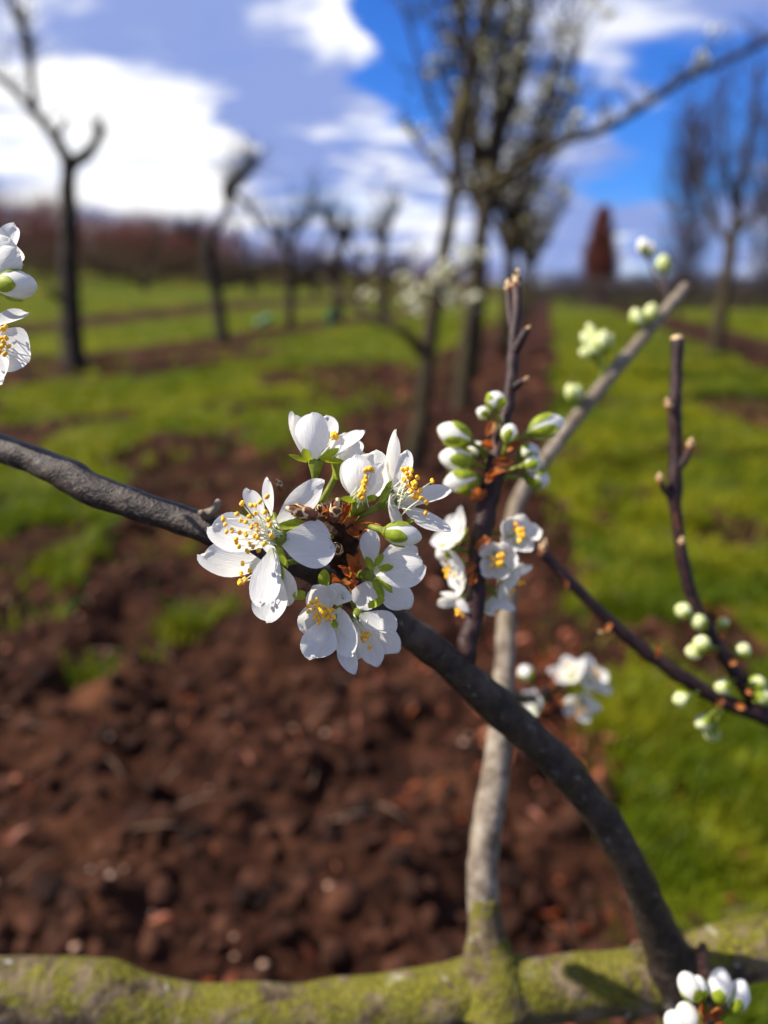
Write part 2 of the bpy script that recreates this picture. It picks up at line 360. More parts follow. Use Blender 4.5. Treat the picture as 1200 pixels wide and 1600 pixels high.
def grass():
    xs = []; ys = []
    for n, a, b, p in ((150000, .3, 3.2, 1.2), (110000, 3.0, 10, 1.5), (50000, 9, 26, 1.4)):
        x, y = scatter(n, a, b, p); xs.append(x); ys.append(y)
    x = np.concatenate(xs); y = np.concatenate(ys); g = turf(x, y)
    tuft = fbm(x*5, y*5, 3, 44)
    keep = RNG.random(len(x)) < np.where(g > .5, .25+1.0*sstep(.38, .60, tuft), .02*(g > .05)+.6*sstep(.66, .74, tuft)*(diff(x, y) < -.2)); x = x[keep]; y = y[keep]; tuft = tuft[keep]
    z = height(x, y); n = len(x)
    L = (.02+.085*RNG.random(n)*tuft**1.5*1.6)*(1+.02*y); wd = .0016+.0012*RNG.random(n)+.0007*y
    a = RNG.random(n)*6.283; bend = .2+.9*RNG.random(n); dx = np.cos(a); dy = np.sin(a)
    def row(t, w):
        cx = x+dx*L*bend*t*t; cy = y+dy*L*bend*t*t; cz = z-.004+L*t*(1-.25*bend*t)
        return np.stack([cx-dy*w*wd, cy+dx*w*wd, cz], -1), np.stack([cx+dy*w*wd, cy-dx*w*wd, cz], -1)
    p0, p1 = row(0, 1); p2, p3 = row(.55, .8); p4, _ = row(1, 0)
    V = np.stack([p0, p1, p2, p3, p4], 1).reshape(-1, 3); o = np.arange(n)[:, None]*5
    F = np.concatenate([o+np.array([[0, 1, 3]]), o+np.array([[0, 3, 2]]), o+np.array([[2, 3, 4]])])
    tint = np.clip((fbm(x*.9, y*.6, 4, 8)-.5)*2.6+(fbm(x*6, y*6, 3, 18)-.5)*1.8+.35+.5*(RNG.random(n)-.5), 0, 1)
    ob = big_mesh('grass', V, F, M['grass'], {'tint': np.repeat(tint, 5)}, 'stuff')
    ob['label'] = 'short bright green grass of the lanes between tree rows'; ob['category'] = 'grass'
grass()
def leaves():
    x, y = scatter(420, .4, 7, 1.5)
    ex = RNG.normal(.40, .16, 170); ey = RNG.normal(1.55, .28, 170); x = np.concatenate([x, ex]); y = np.concatenate([y, ey]); k = (y > .3) & ((turf(x, y) < .8) | (RNG.random(len(x)) < .55)); x = x[k]; y = y[k]
    z = height(x, y); Vs = []; Fs = []; base = []
    for i in range(len(x)):
        L = RNG.uniform(.010, .028); w = L*RNG.uniform(.22, .34); a = RNG.random()*6.28; til = Matrix.Rotation(RNG.uniform(-.7, .7), 3, 'X') @ Matrix.Rotation(RNG.uniform(-.7, .7), 3, 'Y'); R = Matrix.Rotation(a, 3, 'Z') @ til
        c = RNG.uniform(.1, .45)*w*2
        loc = [(-L, 0, 0), (-L*.4, -w, c), (-L*.4, 0, 0), (-L*.4, w, c), (L*.35, -w*.9, c), (L*.35, 0, c*.2), (L*.35, w*.9, c), (L, 0, c)]
        Vs.extend([tuple(R @ Vector(q)+Vector((x[i], y[i], z[i]+.012+RNG.random()*.015))) for q in loc]); o = i*8
        Fs += [(o, o+1, o+2), (o, o+2, o+3), (o+1, o+4, o+5), (o+1, o+5, o+2), (o+2, o+5, o+6), (o+2, o+6, o+3), (o+4, o+7, o+5), (o+5, o+7, o+6)]
    ob = big_mesh('fallen_leaves', np.array(Vs), np.array(Fs), M['leaf_dead'], None, 'stuff'); ob['label'] = 'curled orange brown dead leaves strewn over the soil'; ob['category'] = 'leaf litter'
    mb = MB()
    x, y = scatter(110, .4, 5, 1.3)
    for i in range(len(x)):
        a = RNG.random()*6.28; L = RNG.uniform(.04, .14); p = Vector((x[i], y[i], hgt(x[i], y[i])+.02)); d = Vector((math.cos(a), math.sin(a), RNG.uniform(-.1, .35)))
        mb.tube([p, p+d*L*.5+Vector((0, 0, .008)), p+d*L], [.0015, .0013, .0008], 4)
    ob = mb.build('dry_straw', M['straw'], kind='stuff'); ob['label'] = 'pale dry stalks scattered across the dug soil'; ob['category'] = 'straw'
leaves()
def glint_pebbles():  # pale glossy stones added so the blurred soil shows bright highlight discs
    mb = MB(); x, y = scatter(300, .35, 8, 1.5); random.seed(9)
    for i in range(len(x)):
        if turf(x[i:i+1], y[i:i+1])[0] < .6: mb.blob((x[i], y[i], hgt(x[i], y[i])+.012), random.uniform(.003, .0085), 1, 0, (1, random.uniform(.6, 1), .6), .15)
    o = mb.build('glint_pebbles', M['glint_pebble'], kind='stuff'); o['label'] = 'small pale stones added among the soil crumbs as blurred highlights'; o['category'] = 'glint_pebbles'
glint_pebbles()

# ------------------------------------------------------------------ trees behind
def bez(p0, d0, L, curve, k=4):
    pts = [p0]; d = d0.normalized(); p = p0
    for i in range(k):
        d = (d + curve*(1/k) + Vector((random.gauss(0, .12), random.gauss(0, .12), random.gauss(0, .08)))).normalized(); p = p + d*(L/k); pts.append(p)
    return pts
def grow_twigs(mb, path, n, Lr, r, up=.8, spread=.7, k=4, spurs=0, sides=4, sub=0, tips=None):
    """shoots rising from a limb path (list of Vectors)"""
    for _ in range(n):
        t = random.random()*(len(path)-1); i = min(int(t), len(path)-2); p = path[i].lerp(path[i+1], t-i)
        d = Vector((random.gauss(0, spread), random.gauss(0, spread), up+random.gauss(0, .3)))
        L = random.uniform(*Lr); pts = bez(p, d, L, Vector((0, 0, .35*up)), k)
        mb.tube(pts, [1.05*r*(1-.75*j/k) for j in range(k+1)], sides, caps=False)
        if tips is not None: tips.append(pts)
        for q in range(spurs):
            j = random.randint(1, k); a = pts[j]; dd = Vector((random.gauss(0, 1), random.gauss(0, 1), random.gauss(.3, .6))).normalized()
            mb.tube([a, a+dd*random.uniform(.03, .09)], [r*.6, r*.4], 3, caps=False)
        if sub:
            for q in range(sub):
                j = random.randint(1, k-1); dd = (pts[j]-pts[j-1]).normalized()+Vector((random.gauss(0, .55), random.gauss(0, .55), random.gauss(.1, .3)))
                p2 = bez(pts[j], dd, L*random.uniform(.3, .6), Vector((0, 0, .2)), 3); mb.tube(p2, [r*.6, r*.5, r*.35, r*.15], 3, caps=False)
CLUSTER = None
def cluster_mesh():
    global CLUSTER
    mb = MB(); random.seed(5)
    for i in range(7):
        d = Vector((random.gauss(0, 1), random.gauss(0, 1), random.gauss(.3, 1))).normalized(); c = d*.022
        mb.tube([(0, 0, 0), c], [.0015, .0015], 4, 1)
        ax = d; a = ax.orthogonal().normalized(); b = ax.cross(a)
        if i % 2:
            for k in range(5):
                t = 2*math.pi*k/5; u = a*math.cos(t)+b*math.sin(t); w = ax.cross(u)
                mb.add([c, c+u*.007+w*.006+ax*.003, c+u*.013+ax*.005, c+u*.007-w*.006+ax*.003], [(0, 1, 2), (0, 2, 3)], 0)
        else: mb.blob(c+ax*.004, .007, 1, 0)
    me = bpy.data.meshes.new('blossom_cluster'); me.from_pydata(mb.v, [], mb.f); me.polygons.foreach_set('material_index', mb.mi)
    me.polygons.foreach_set('use_smooth', [True]*len(mb.f)); me.materials.append(M['cream']); me.materials.append(M['sepal_dark']); me.update(); CLUSTER = me
cluster_mesh(); random.seed(21)
def put_cluster(parent, p, s=1.0):
    o = bpy.data.objects.new('blossom_cluster', CLUSTER); COL.objects.link(o); o.parent = parent
    o.location = Vector(p)-Vector(parent.location); o.rotation_euler = (random.uniform(-.6, .6), random.uniform(-.6, .6), random.random()*6.28); o.scale = (s,)*3
def gpt(px, py):                    # ground point under a photo pixel
    d = FV + RV*((px-600)/FPX) + UV_*((800-py)/FPX); t = -1.0/d.z; return CAM + d*t
def explicit_tree(name, basepx, limbs, mats, label, cat='tree', group=None, twig=None, lean=None, clusters=0, twigmat=None, rough=.25, cs=1.0, thick=.88):
    """limbs: list of (part name, [(px, py, half width px, depth offset m)]) traced at the tree's own distance"""
    g = gpt(*basepx); g.z = hgt(g.x, g.y); dep = (g-CAM).dot(FV)
    r = root(name, g, label, cat, group); paths = []; tips = []
    for li, (nm, pts) in enumerate(limbs):
        s = spline(pts, 5); mb = MB(); pv = [P(a[0], a[1], dep+a[3]) for a in s]
        if li == 0: pv[0].z = min(pv[0].z, g.z-.03)
        mb.tube(pv, [max(a[2], .4)*thick*dep/FPX for a in s], 10, 0, rough, 9, True, li*3.1)
        mb.build(nm, mats, r); paths.append(pv)
    if twig:
        mb = MB()
        for (li, t0, n, Lr, rr, up, spread, spurs, sub) in twig:
            pa = paths[li]; pa = pa[int(len(pa)*t0):]
            grow_twigs(mb, pa, n, Lr, rr, up, spread, 4, spurs, 4, sub, tips)
        mb.build('twigs', twigmat or mats, r, kind='stuff')
    for _ in range(clusters):
        pts = random.choice(tips); put_cluster(r, random.choice(pts[1:]), cs*random.uniform(.8, 1.3))
    return r, paths, dep

# the row ahead: first two trunks traced, the rest grown at the same spacing
rt1, pth1, dep1 = explicit_tree('fruit_tree', (645, 742), [
    ('trunk', [(640, 760, 19, 0), (652, 690, 18, 0), (664, 600, 16, 0), (676, 500, 15, 0), (693, 400, 13, 0), (706, 320, 12, 0), (713, 260, 12, 0), (716, 200, 19, 0), (722, 165, 20, 0), (738, 120, 12, 0), (748, 60, 10, .05), (765, -10, 9, .05), (775, -120, 6, .1)]),
    ('limb', [(718, 190, 14, 0), (735, 140, 8, -.1), (728, 80, 7, -.15), (716, 20, 6, -.2), (705, -60, 5, -.2)]),
    ('limb', [(668, 560, 11, 0), (632, 520, 9, -.05), (590, 500, 8, 0), (545, 470, 7, .1), (500, 430, 6, .2)]),
    ('limb', [(712, 300, 9, 0), (760, 292, 9, -.1), (830, 252, 8, -.2), (880, 222, 7, -.28), (930, 207, 7.5, -.35), (970, 188, 6, -.4), (1030, 150, 6, -.45), (1070, 122, 6.5, -.48), (1110, 107, 5, -.5), (1215, 55, 5, -.6), (1320, 0, 5, -.7)]),
    ('limb', [(708, 290, 6, 0), (685, 262, 5, .1), (655, 225, 4, .15), (628, 180, 3, .2)]),
    ('limb', [(684, 440, 8, 0), (715, 425, 6, -.2), (745, 405, 5, -.3)]),
    ], M['rowbark'], 'lichen tinged tree with a knobbly trunk head and a long limb reaching over the lane', 'tree', 'trees of the row ahead',
    twig=[(0, .75, 26, (.3, .9), .008, 1.0, .6, 5, 1), (1, .2, 22, (.2, .7), .007, 1.0, .6, 4, 1), (3, .2, 34, (.06, .28), .005, .7, .8, 3, 0), (4, .2, 14, (.1, .35), .003, .7, .8, 1, 0), (2, .3, 10, (.15, .4), .004, .7, .8, 1, 0), (5, .1, 10, (.05, .15), .004, .4, .9, 1, 0)], clusters=34, cs=1.2)
for q in ((640, 470), (662, 455), (682, 440), (700, 462), (722, 468), (728, 408), (705, 415), (655, 478), (738, 470), (632, 440), (690, 425)):
    put_cluster(rt1, P(q[0]+random.uniform(-4, 4), q[1], dep1-.25), 1.7)
mb = MB(); grow_twigs(mb, [P(684, 440, dep1), P(660, 462, dep1-.25), P(632, 470, dep1-.25)], 4, (.05, .12), .005, .2, .8)
mb.tube([P(690, 440, dep1), P(665, 455, dep1-.2), P(630, 468, dep1-.25)], [.02, .014, .008], 6); mb.tube([P(684, 440, dep1), P(715, 462, dep1-.22), P(742, 470, dep1-.25)], [.02, .012, .007], 6)
mb.build('spur', M['rowbark'], rt1)
rt2, pth2, dep2 = explicit_tree('fruit_tree', (722, 640), [
    ('trunk', [(718, 660, 16, 0), (728, 560, 15, 0), (738, 470, 14, 0), (750, 380, 14, 0), (762, 300, 15, 0), (772, 240, 17, 0), (778, 200, 16, 0), (780, 150, 12, 0), (788, 80, 9, 0), (795, 0, 8, 0), (800, -90, 6, 0)]),
    ('limb', [(776, 215, 13, 0), (800, 165, 9, .1), (815, 100, 8, .1), (822, 30, 7, .1), (825, -60, 6, .1)]),
    ('limb', [(770, 250, 10, 0), (742, 215, 8, -.1), (752, 150, 7, -.1), (760, 70, 6, -.1), (762, -20, 5, 0)]),
    ('limb', [(765, 290, 8, 0), (800, 260, 7, .2), (850, 225, 6, .3), (885, 150, 5, .4), (905, 60, 4, .5)]),
    ], M['rowbark'], 'twin headed tree with knobbly grey green trunk, second along the row', 'tree', 'trees of the row ahead',
    twig=[(0, .6, 36, (.3, 1.0), .010, 1.0, .55, 6, 1), (1, .2, 32, (.3, .9), .009, 1.0, .6, 6, 1), (2, .2, 22, (.3, .9), .008, 1.0, .65, 5, 1), (3, .1, 34, (.3, .8), .007, .9, .7, 5, 1)], clusters=110, cs=1.5)

def row_tree(y, off, h, n, label, group, m=None, tm=None, clusters=0, rad=.07, name='fruit_tree', spread=.45, sub=2, tr=.011, ncl=1.6):
    x = ROW0+ROWK*y+off; b = Vector((x, y, hgt(x, y))); r = root(name, b, label, 'tree', group)
    mb = MB(); fork = h*random.uniform(.32, .42); pts = [b+Vector((0, 0, -.05)), b+Vector((random.gauss(0, .05), 0, fork*.5)), b+Vector((random.gauss(0, .08), random.gauss(0, .05), fork))]
    s = [Vector(q) for q in spline(pts, 4)]; mb.tube(s, [rad*(1.25-.4*i/len(s)) for i in range(len(s))], 9, 0, .25, 9); mb.build('trunk', m or M['rowbark'], r)
    tw = MB(); tips = []
    for i in range(5):
        a = i*1.257+random.uniform(-.4, .4); d = Vector((math.cos(a)*spread*1.3, math.sin(a)*spread*1.3, .9)); L = (h-fork)*random.uniform(.75, 1.0)
        pa = bez(s[-1], d, L, Vector((0, 0, .8)), 6); q = MB(); q.tube(pa, [rad*.62*(1-.8*j/6) for j in range(7)], 7, 0, .25, 9); q.build('limb', m or M['rowbark'], r)
        grow_twigs(tw, pa[1:], n, (.2, .65), tr, .55, .75, 4, 3, 3, sub, tips)
    tw.build('twigs', tm or m or M['rowbark'], r, kind='stuff')
    for _ in range(clusters):
        put_cluster(r, random.choice(random.choice(tips)[1:]), ncl*random.uniform(.8, 1.4))
ordn = ['third', 'fourth', 'fifth', 'sixth', 'seventh', 'eighth', 'ninth']
for i, y in enumerate((8.7, 11.2, 13.8, 16.6, 19.8, 23.5, 28)):
    row_tree(y, random.uniform(-.15, .2), 4.6-.06*i, 20 if i < 3 else 16, '%s tree along the row, dense with upright budding twigs' % ordn[i], 'trees of the row ahead', clusters=44 if i < 3 else 14, tr=.013+.0024*i, ncl=1.6+.25*i)

# older dark trees of the row to the left
OG = 'old dark trees of the left row'
explicit_tree('fruit_tree', (112, 578), [
    ('trunk', [(118, 592, 26, 0), (114, 545, 20, 0), (110, 480, 18, 0), (106, 400, 16, 0), (108, 330, 15, 0), (106, 285, 13, 0), (110, 250, 15, 0)]),
    ('limb', [(110, 256, 13, 0), (92, 225, 11, 0), (75, 200, 9, .1), (50, 172, 8, .1), (20, 140, 6, .2), (-30, 100, 5, .2)]),
    ('limb', [(112, 254, 12, 0), (135, 243, 11, 0), (150, 222, 8, -.1), (164, 198, 6, -.1)]),
    ('limb', [(88, 222, 6, 0), (96, 200, 5, 0), (106, 184, 4, 0)]),
    ('limb', [(52, 172, 5, .1), (50, 120, 6, .1), (44, 78, 8, .1), (34, 40, 7, .1), (18, 0, 5, .1), (0, -60, 4, .1)]),
    ('limb', [(102, 470, 7, 0), (84, 462, 5, -.1), (70, 455, 4, -.1)]),
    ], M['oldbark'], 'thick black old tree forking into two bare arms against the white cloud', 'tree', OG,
    twig=[(4, .3, 60, (.12, .45), .012, .7, .7, 2, 0), (1, .4, 26, (.2, .6), .012, .8, .6, 2, 0), (2, .4, 18, (.1, .35), .010, .9, .6, 2, 0), (5, .1, 10, (.15, .5), .010, .4, .8, 0, 0)])
explicit_tree('fruit_tree', (346, 535), [
    ('trunk', [(350, 545, 13, 0), (345, 500, 11, 0), (338, 455, 11, 0), (326, 410, 13, 0), (326, 375, 12, 0)]),
    ('limb', [(328, 378, 9, 0), (342, 355, 7, 0), (357, 325, 7, 0), (358, 295, 12, 0), (372, 282, 10, 0), (388, 268, 7, 0), (402, 250, 5, 0)]),
    ('limb', [(360, 300, 6, 0), (385, 318, 5, .2), (402, 345, 4, .3), (412, 365, 3, .3)]),
    ('limb', [(330, 395, 6, 0), (300, 370, 5, 0), (280, 362, 4, .2)]),
    ('limb', [(338, 450, 6, 0), (370, 440, 5, -.1), (410, 430, 4, -.1)]),
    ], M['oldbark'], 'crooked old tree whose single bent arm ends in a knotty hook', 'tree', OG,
    twig=[(1, .4, 90, (.2, .8), .011, .7, .8, 2, 1), (2, .1, 34, (.2, .6), .010, .4, .9, 0, 0), (3, .1, 40, (.2, .7), .011, .6, .8, 0, 1), (4, .1, 44, (.2, .8), .011, .5, .8, 0, 1)])
for (bx, by, dx, lab) in ((452, 512, 12, 'slim old tree standing behind the hooked one, arm bent to the right'), (530, 505, -10, 'small crooked old tree with many thin upright shoots beside a green tube'), (598, 500, 8, 'short dark old tree just before the lichen tinged trunk')):
    explicit_tree('fruit_tree', (bx, by), [
        ('trunk', [(bx, by+8, 9, 0), (bx+dx*.2, by-50, 8, 0), (bx-2, by-95, 8, 0), (bx+4, by-130, 7, 0)]),
        ('limb', [(bx+4, by-130, 6, 0), (bx+dx, by-150, 5, 0), (bx+dx*2, by-165, 4, 0), (bx+dx*3.2, by-185, 3, 0)]),
        ('limb', [(bx, by-110, 5, 0), (bx-dx, by-130, 4, 0), (bx-dx*2.2, by-140, 3, 0)]),
        ('limb', [(bx, by-60, 5, 0), (bx+dx*2.5, by-75, 4, 0), (bx+dx*5, by-70, 3, 0)]),
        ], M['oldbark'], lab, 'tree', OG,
        twig=[(1, .1, 60, (.3, 1.3), .014, 1.0, .6, 0, 1), (2, .1, 50, (.3, 1.2), .014, 1.0, .7, 0, 1), (3, .1, 40, (.3, 1.0), .014, .9, .8, 0, 1)])

for k, (bx, by, lab) in enumerate(((225, 488, 'low spreading old tree behind the thick black one, before the hedgerow'), (395, 482, 'low bushy old tree beyond the slumped green guard'), (490, 478, 'low twiggy old tree before the hedgerow, right of the bushy one'), (565, 476, 'low twiggy old tree nearest the far end of the left rows'))):
    sg = -1 if k % 2 else 1
    explicit_tree('fruit_tree', (bx, by), [
        ('trunk', [(bx, by+5, 6, 0), (bx+3*sg, by-30, 5, 0), (bx, by-55, 5, 0)]),
        ('limb', [(bx, by-40, 4, 0), (bx-30, by-58, 3.5, 0), (bx-62, by-60, 3, 0), (bx-88, by-78, 2, 0)]),
        ('limb', [(bx, by-45, 4, 0), (bx+34, by-62, 3.5, 0), (bx+66, by-66, 3, 0), (bx+92, by-88, 2, 0)]),
        ('limb', [(bx, by-52, 4, 0), (bx+10*sg, by-85, 3, 0), (bx+24*sg, by-112, 2.5, 0), (bx+20*sg, by-135, 2, 0)]),
        ], M['oldbark'], lab, 'tree', OG, twig=[(1, .1, 60, (.3, 1.3), .014, .8, .7, 0, 1), (2, .1, 60, (.3, 1.3), .014, .8, .7, 0, 1), (3, .1, 50, (.3, 1.2), .014, .9, .6, 0, 1)], twigmat=M['twigbrown'])
# trees right of the lane
explicit_tree('bare_tree', (1120, 552), [
    ('trunk', [(1116, 562, 14, 0), (1124, 500, 12, 0), (1134, 440, 11, 0), (1142, 390, 11, 0), (1148, 350, 9, 0), (1156, 300, 7, 0), (1166, 240, 6, 0), (1180, 160, 4, 0), (1185, 100, 3, 0)]),
    ('limb', [(1142, 385, 7, 0), (1115, 345, 5, .2), (1095, 290, 4, .3), (1085, 220, 3, .3), (1078, 160, 2, .3)]),
    ('limb', [(1146, 365, 7, 0), (1180, 335, 5, -.2), (1210, 290, 4, -.2), (1230, 200, 3, -.3)]),
    ('limb', [(1150, 330, 6, 0), (1135, 280, 4, -.2), (1130, 210, 3, -.3), (1128, 140, 2, -.3)]),
    ], M['rowbark'], 'bare slender tree with a leaning trunk and airy upright twigs across the lane', 'tree',
    twig=[(0, .45, 50, (.4, 1.2), .007, 1.0, .6, 0, 2), (1, .1, 54, (.3, 1.1), .007, .9, .6, 0, 2), (2, .1, 50, (.3, 1.1), .007, .9, .6, 0, 2), (3, .1, 44, (.3, 1.1), .007, 1.0, .6, 0, 2)], twigmat=M['twigbrown'])
def far_tree(px, Y, h, wpx, label, m, fast=False, n=380, rad=.012, name='bare_tree', trunk=.09):
    x = (px-600)/FPX*Y*.985; b = Vector((x, Y, hgt(x, Y))); r = root(name, b, label, 'tree')
    half = wpx/FPX*Y/2; q = MB(); tp = [b+Vector((0, 0, -.1)), b+Vector((.05, 0, h*.3)), b+Vector((0, 0, h*.6)), b+Vector((.03, 0, h*.97))]
    q.tube([Vector(v) for v in spline(tp, 4)], [trunk*(1-.9*i/12) for i in range(13)], 8); q.build('trunk', m, r)
    t = MB()
    for _ in range(n):
        u = random.random()**(1.0 if fast else 1.2)*.88+(.0 if fast else .06); p = b+Vector((0, 0, h*u))
        a = random.random()*6.283; wid = half*(1.2*(1-u)**.75*min(1, u*8+.5) if fast else math.sin(math.pi*min(1, max(.05, (u*.9+.05))))**.6)
        up = 1.0 if fast else .7; L = min(wid*random.uniform(.6, 1.0)*math.hypot(1, up), (1.06-u)*h)
        pa = bez(p, Vector((math.cos(a), math.sin(a), up)), L, Vector((0, 0, .8)), 4); t.tube(pa, [rad*(1-.7*j/4) for j in range(5)], 3, caps=False)
        for k in range(5 if fast else 4):
            j = random.randint(1, 3); dd = (pa[j]-pa[j-1]).normalized()+Vector((random.gauss(0, .45), random.gauss(0, .45), random.gauss(.15, .3)))
            p2 = bez(pa[j], dd, L*random.uniform(.25, .55), Vector((0, 0, .3)), 2); t.tube(p2, [rad*.6, rad*.45, rad*.2], 3, caps=False)
    t.build('crown', m, r, kind='stuff')
far_tree(925, 62, 7.6, 72, 'narrow reddish brown spire shaped tree at the end of the lane', M['twigred'], True, 700, .045, 'columnar_tree')
far_tree(1050, 26, 6.3, 150, 'round crowned bare tree behind the slender leaning one', M['twigbrown'], False, 300, .014)
far_tree(1180, 34, 8.5, 190, 'tall hazy bare tree above the far hedge', M['twiggrey'], False, 300, .018)
def thicket(name, rows, m, label, cat, step, hr, r):
    """rows: list of (x0, y0, x1, y1); a mass of bare upright shoots"""
    A = []
    mb = MB()
    for (x0, y0, x1, y1, hh) in rows:
        L = math.hypot(x1-x0, y1-y0); n = int(L/step)
        for i in range(n):
            t = random.random(); x = x0+(x1-x0)*t+random.gauss(0, .5); y = y0+(y1-y0)*t+random.gauss(0, .5); z = hgt(x, y)-.1
            h = hh*random.uniform(*hr)*(.85+.3*mnoise.noise(Vector((x*.25, y*.25, 0))))
            p = Vector((x, y, z)); a = random.random()*6.28; d = Vector((math.cos(a)*.25, math.sin(a)*.25, 1))
            pa = bez(p, d, h, Vector((0, 0, .2)), 3); mb.tube(pa, [r, r*.8, r*.6, r*.25], 3, caps=False)
            for k in range(4):
                j = random.randint(1, 2); dd = Vector((random.gauss(0, .6), random.gauss(0, .6), .7)); p2 = bez(pa[j], dd, h*random.uniform(.2, .5), Vector((0, 0, .3)), 2); mb.tube(p2, [r*.6, r*.5, r*.2], 3, caps=False)
    o = mb.build(name, m, kind='stuff'); o['label'] = label; o['category'] = cat
thicket('hedgerow', [(-26, 24, -12, 60, 2.6), (-16, 26, -5, 60, 2.1), (-14, 52, 6, 64, 2.6)], M['twigolive'], 'olive brown bare hedgerow in front of the reddish orchard rows', 'hedgerow', .06, (.5, 1.1), .022)
thicket('far_orchard', [(-30, 26, -14, 64, 4.0), (-34, 28, -16, 70, 5.0), (-44, 34, -16, 86, 6.0), (-22, 80, 12, 84, 4.6)], M['twigred'], 'reddish brown mass of bare orchard rows below the clouds', 'orchard', .05, (.6, 1.1), .022)
thicket('hedge', [(9, 36, 44, 36, 1.9), (8, 40, 44, 42, 2.3), (10, 64, 40, 60, 3.0)], M['twiggrey'], 'low dark bare hedge closing the far end of the lane', 'hedge', .04, (.7, 1.05), .02)
# two green guards at young stems in the left row
for (px, py, s, lab, tilt) in ((401, 512, 1.0, 'green plastic tree guard slumped on its side behind the hooked tree', 1.1), (516, 510, 1.0, 'green plastic tree guard standing upright between the small old trees', .05)):
    g = gpt(px, py); g.z = hgt(g.x, g.y); r = root('tree_guard', g, lab, 'tree guard', 'green tree guards'); mb = MB()
    ax = Vector((math.sin(tilt), 0, math.cos(tilt))); b = g+Vector((0, 0, .03 if tilt < .5 else .08))
    mb.lathe(b, b+ax*.42, [(0, .085), (.02, .09), (.5, .082), (.97, .088), (1, .092), (1, .084), (.5, .076), (.02, .08)], 14); mb.build('tube', M['guard'], r)
    mb = MB(); mb.lathe(b+ax*.2, b+ax*.225, [(0, .088), (0, .093), (1, .093), (1, .088)], 14); mb.build('tie_band', M['twigbrown'], r)

# ------------------------------------------------------------------ the blossoming tree the camera looks through
TB = Vector((-.62, .16, 0)); TB.z = hgt(TB.x, TB.y)
plum = root('blossoming_tree', TB, 'blossoming fruit tree with mossy low limb, dark shoots and white five petalled flowers', 'tree')
mb = MB()       # trunk, outside the frame on the left, carries the low limb
e = P(-330, 1600, .31)
tr = spline([tuple(TB+Vector((0, 0, -.06))), tuple(TB+Vector((.01, .01, .25))), tuple(TB+Vector((.05, .02, .48))), tuple(TB.lerp(e, .45)*1.0+Vector((-.06, 0, .32))), tuple(e)], 6)
mb.tube(tr, [.05-.031*i/(len(tr)-1) for i in range(len(tr))], 14, 0, .15, 30)
mb.build('trunk', M['limb'], plum)
mb = MB(); pixel_tube(mb, [(-330, 1600, .31, 54), (-150, 1556, .30, 52), (0, 1553, .30, 51), (150, 1556, .30, 51), (230, 1577, .30, 47), (330, 1591, .30, 46), (400, 1588, .30, 48), (480, 1584, .30, 45), (600, 1572, .30, 46), (700, 1556, .30, 47), (765, 1546, .30, 50), (830, 1545, .30, 47), (920, 1537, .30, 46), (1000, 1530, .30, 47), (1060, 1515, .30, 47), (1130, 1494, .30, 45), (1200, 1478, .30, 45), (1330, 1442, .31, 44), (1500, 1400, .33, 42)], 6, 20, .10, 60)
pixel_tube(mb, [(772, 1556, .30, 74), (769, 1526, .30, 56), (766, 1505, .301, 45), (763, 1488, .302, 38), (761, 1465, .303, 32), (758, 1436, .304, 27.5), (756, 1400, .305, 23)], 5, 16, .12, 90)
mb.build('limb', M['limb'], plum)
mb = MB(); pixel_tube(mb, [(1075, 1560, .296, 56), (1062, 1535, .293, 46), (1044, 1490, .287, 36), (1018, 1430, .28, 29), (984, 1350, .27, 26), (942, 1280, .262, 26), (898, 1222, .255, 27), (880, 1200, .252, 29), (845, 1165, .247, 27), (792, 1118, .24, 29), (740, 1070, .232, 27), (690, 1026, .224, 26), (640, 987, .216, 25), (560, 930, .206, 25), (480, 885, .199, 25), (400, 850, .196, 24), (330, 828, .195, 25), (260, 804, .196, 23), (200, 784, .198, 25), (140, 762, .20, 25), (110, 744, .202, 26), (60, 722, .206, 22), (0, 699, .21, 22), (-90, 660, .22, 23), (-220, 600, .23, 20)], 6, 18, .14, 160)
mb.build('branch', M['branch'], plum)
mb = MB(); pixel_tube(mb, [(766, 1540, .30, 44), (764, 1490, .302, 30), (758, 1440, .304, 26), (754, 1380, .306, 24), (757, 1320, .31, 23), (768, 1250, .314, 23), (779, 1170, .32, 20), (786, 1080, .325, 17), (790, 1000, .332, 15), (793, 930, .34, 14), (797, 850, .35, 13), (808, 785, .36, 12), (850, 720, .375, 11), (905, 648, .39, 11), (945, 598, .40, 11), (985, 550, .41, 10), (1030, 497, .42, 9), (1072, 447, .43, 8)], 6, 14, .13, 110)
mb.build('grey_shoot', M['greyshoot'], plum)
mb = MB(); pixel_tube(mb, [(722, 1060, .231, 22), (728, 1030, .229, 17), (732, 1005, .229, 17), (740, 965, .230, 14), (742, 930, .231, 15), (746, 880, .232, 14), (752, 840, .233, 16), (760, 795, .234, 16), (768, 760, .235, 16), (778, 712, .237, 15), (785, 680, .238, 12), (792, 640, .24, 10), (797, 600, .242, 10), (801, 560, .244, 10), (804, 520, .246, 9), (808, 480, .248, 9), (806, 452, .25, 8)], 6, 12, .25, 240)
pixel_tube(mb, [(801, 556, .244, 9), (812, 535, .242, 8), (823, 514, .241, 6)], 4, 8)
pixel_tube(mb, [(797, 610, .242, 7), (810, 600, .24, 6), (822, 592, .239, 3)], 4, 8)
pixel_tube(mb, [(806, 530, .246, 8), (797, 490, .25, 7), (794, 452, .252, 6)], 4, 8)
mb.build('upright_twig', M['twig'], plum)
